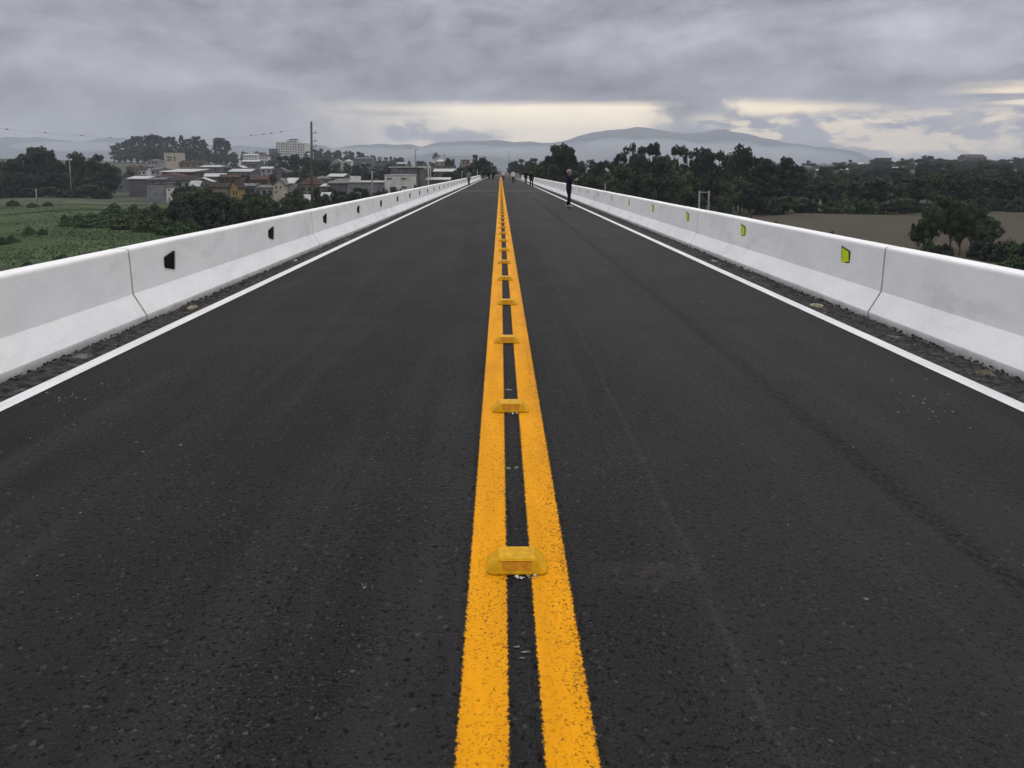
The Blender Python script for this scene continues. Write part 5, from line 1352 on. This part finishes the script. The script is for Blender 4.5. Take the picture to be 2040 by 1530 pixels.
for px, py, rz, H_, pose, top_, bot_, sh_, hr_, hat_, lab in (
    (934, 369.5, 170, 1.68, 'walk', GREYC, PURP, SHOEB, HAIRB, None, "person in grey top and plum trousers walking by the barrier with black reflectors"),
    (974.5, 357.9, 180, 1.70, 'walk', BLACKC, BLACKC, SHOEB, HAIRB, None, "person in black at the far end, left of the one beside the yellow line"),
    (982.2, 359.3, 175, 1.74, 'walk', NAVY, BLACKC, SHOEB, HAIRB, None, "person in dark clothes at the far end, close beside the yellow line, town side"),
    (963, 356.6, 190, 1.68, 'stand', NAVY, NAVY, SHOEB, HAIRB, None, "small dark person at the far end, beside the black reflector barrier"),
    (1003, 358.0, 180, 1.66, 'walk', WHITEC, BLACKC, SHOEB, HAIRB, None, "small person in a pale top and dark trousers just right of the far centre line"),
    (1022.6, 364.4, 185, 1.72, 'walk', WHITEC, BLACKC, SHOEB, HAIRB, None, "person in a white shirt and black trousers walking in the middle of the lane"),
    (1047.5, 366.3, 175, 1.74, 'walk', BLACKC, NAVY, SHOEB, HAIRB, None, "person in black, farther of the two by the barrier with green reflectors"),
    (1058.6, 372.2, 182, 1.66, 'walk', BLACKC, BLACKC, SHOEB, HAIRB, None, "person in black, nearer of the two by the barrier with green reflectors")):
    p = feet(px, py)
    person(lab, p.x, p.y, R(rz), H_, pose, top_, bot_, sh_, hr_, hat_, group=PPL)

# ------------------------------------------------------------------ box truck on the road beyond
tx, ty = at(992, 341, 330).x, 330.0
tr = empty("box_truck", (tx, ty, float(road_z(ty)))); tag(tr, "pale box truck with a dull red front coming along the road's far end", 'truck')
m = MB(); m.box(-1.1, 1.1, 2.0, 7.5, .95, 3.85); m.build("cargo_box", colour('truck_box', (0.50, 0.54, 0.60)), tr, False, 0.03)
m = MB(); m.add([(x, y, z) for x in (-1.05, 1.05) for y, z in ((0, .5), (1.9, .5), (1.9, 2.5), (.45, 2.5), (0.05, 1.5))], [(0, 1, 2, 3, 4), (9, 8, 7, 6, 5)] + [(i, i + 5, (i + 1) % 5 + 5, (i + 1) % 5) for i in range(5)])
m.build("cab", colour('truck_red', (0.20, 0.07, 0.06)), tr, False, 0.03)
m = MB(); m.add([(x, y - .02, z) for x in (-.9, .9) for y, z in ((0.07, 1.55), (0.41, 2.38))], [(0, 2, 3, 1)]); wd = m.build("windshield", GLASS, tr)
m = MB(); m.box(-1.05, 1.05, -.12, -0.002, .42, .75); m.build("bumper", WALLS['white'], tr)
for s in (-1, 1):
    m = MB(); m.box(s * .8 - .17, s * .8 + .17, -.05, 0.01, .82, 1.02); m.build("headlight", RIM_W, tr)
    for yy in (.95, 5.9):
        m = MB(); m.tube([(s * .72, yy, .46), (s * 1.04, yy, .46)], .46, 16); m.build("wheel", SHOEB, tr)
    m = MB(); m.box(s * 1.2 - .08, s * 1.2 + .08, .25, .33, 1.6, 2.1); m.build("mirror", SHOEB, tr)

# ------------------------------------------------------------------ haze
m = MB(); m.box(-6500, 6500, -200, 7600, -9.5, 420)
mt = bpy.data.materials.new("haze_air"); mt.use_nodes = True
nt = mt.node_tree; nt.nodes.clear()
oo = nt.nodes.new('ShaderNodeOutputMaterial'); pv = nt.nodes.new('ShaderNodeVolumePrincipled')
pv.inputs['Color'].default_value = (0.79, 0.87, 1.0, 1); pv.inputs['Density'].default_value = 0.00020; pv.inputs['Anisotropy'].default_value = 0.0
nt.links.new(pv.outputs[0], oo.inputs['Volume'])
hz_ = m.build("haze", mt); tag(hz_, kind='stuff')

# low fog lying against the foot of the hills
fm = bpy.data.materials.new("valley_fog"); fm.use_nodes = True
nt = fm.node_tree; nt.nodes.clear()
oo = nt.nodes.new('ShaderNodeOutputMaterial'); pv = nt.nodes.new('ShaderNodeVolumePrincipled')
pv.inputs['Color'].default_value = (0.92, 0.96, 1.0, 1); pv.inputs['Density'].default_value = 0.0020
nt.links.new(pv.outputs[0], oo.inputs['Volume'])
for px, py, D, wp, hp in ((1372, 256, 5900, 70, 16), (1225, 292, 4400, 62, 18), (1310, 297, 4350, 90, 22), (1450, 298, 4400, 70, 18), (1540, 304, 4450, 90, 14), (1000, 304, 4400, 60, 9), (1290, 318, 4250, 190, 40), (1180, 308, 4300, 80, 28), (1420, 316, 4150, 150, 30), (1560, 318, 4300, 150, 22), (930, 300, 4350, 120, 11), (1060, 306, 4300, 90, 16), (150, 292, 4300, 120, 10), (740, 306, 4250, 110, 12)):
    c = at(px, py, D); bm = bmesh.new()
    bmesh.ops.create_icosphere(bm, subdivisions=4, radius=1.0)
    me = bpy.data.meshes.new("fog"); bm.to_mesh(me); bm.free(); me.materials.append(fm)
    o = bpy.data.objects.new("fog", me); COL.objects.link(o)
    o.location = c; o.scale = (wp / F * D, 240, hp / F * D)
    tag(o, kind='stuff')
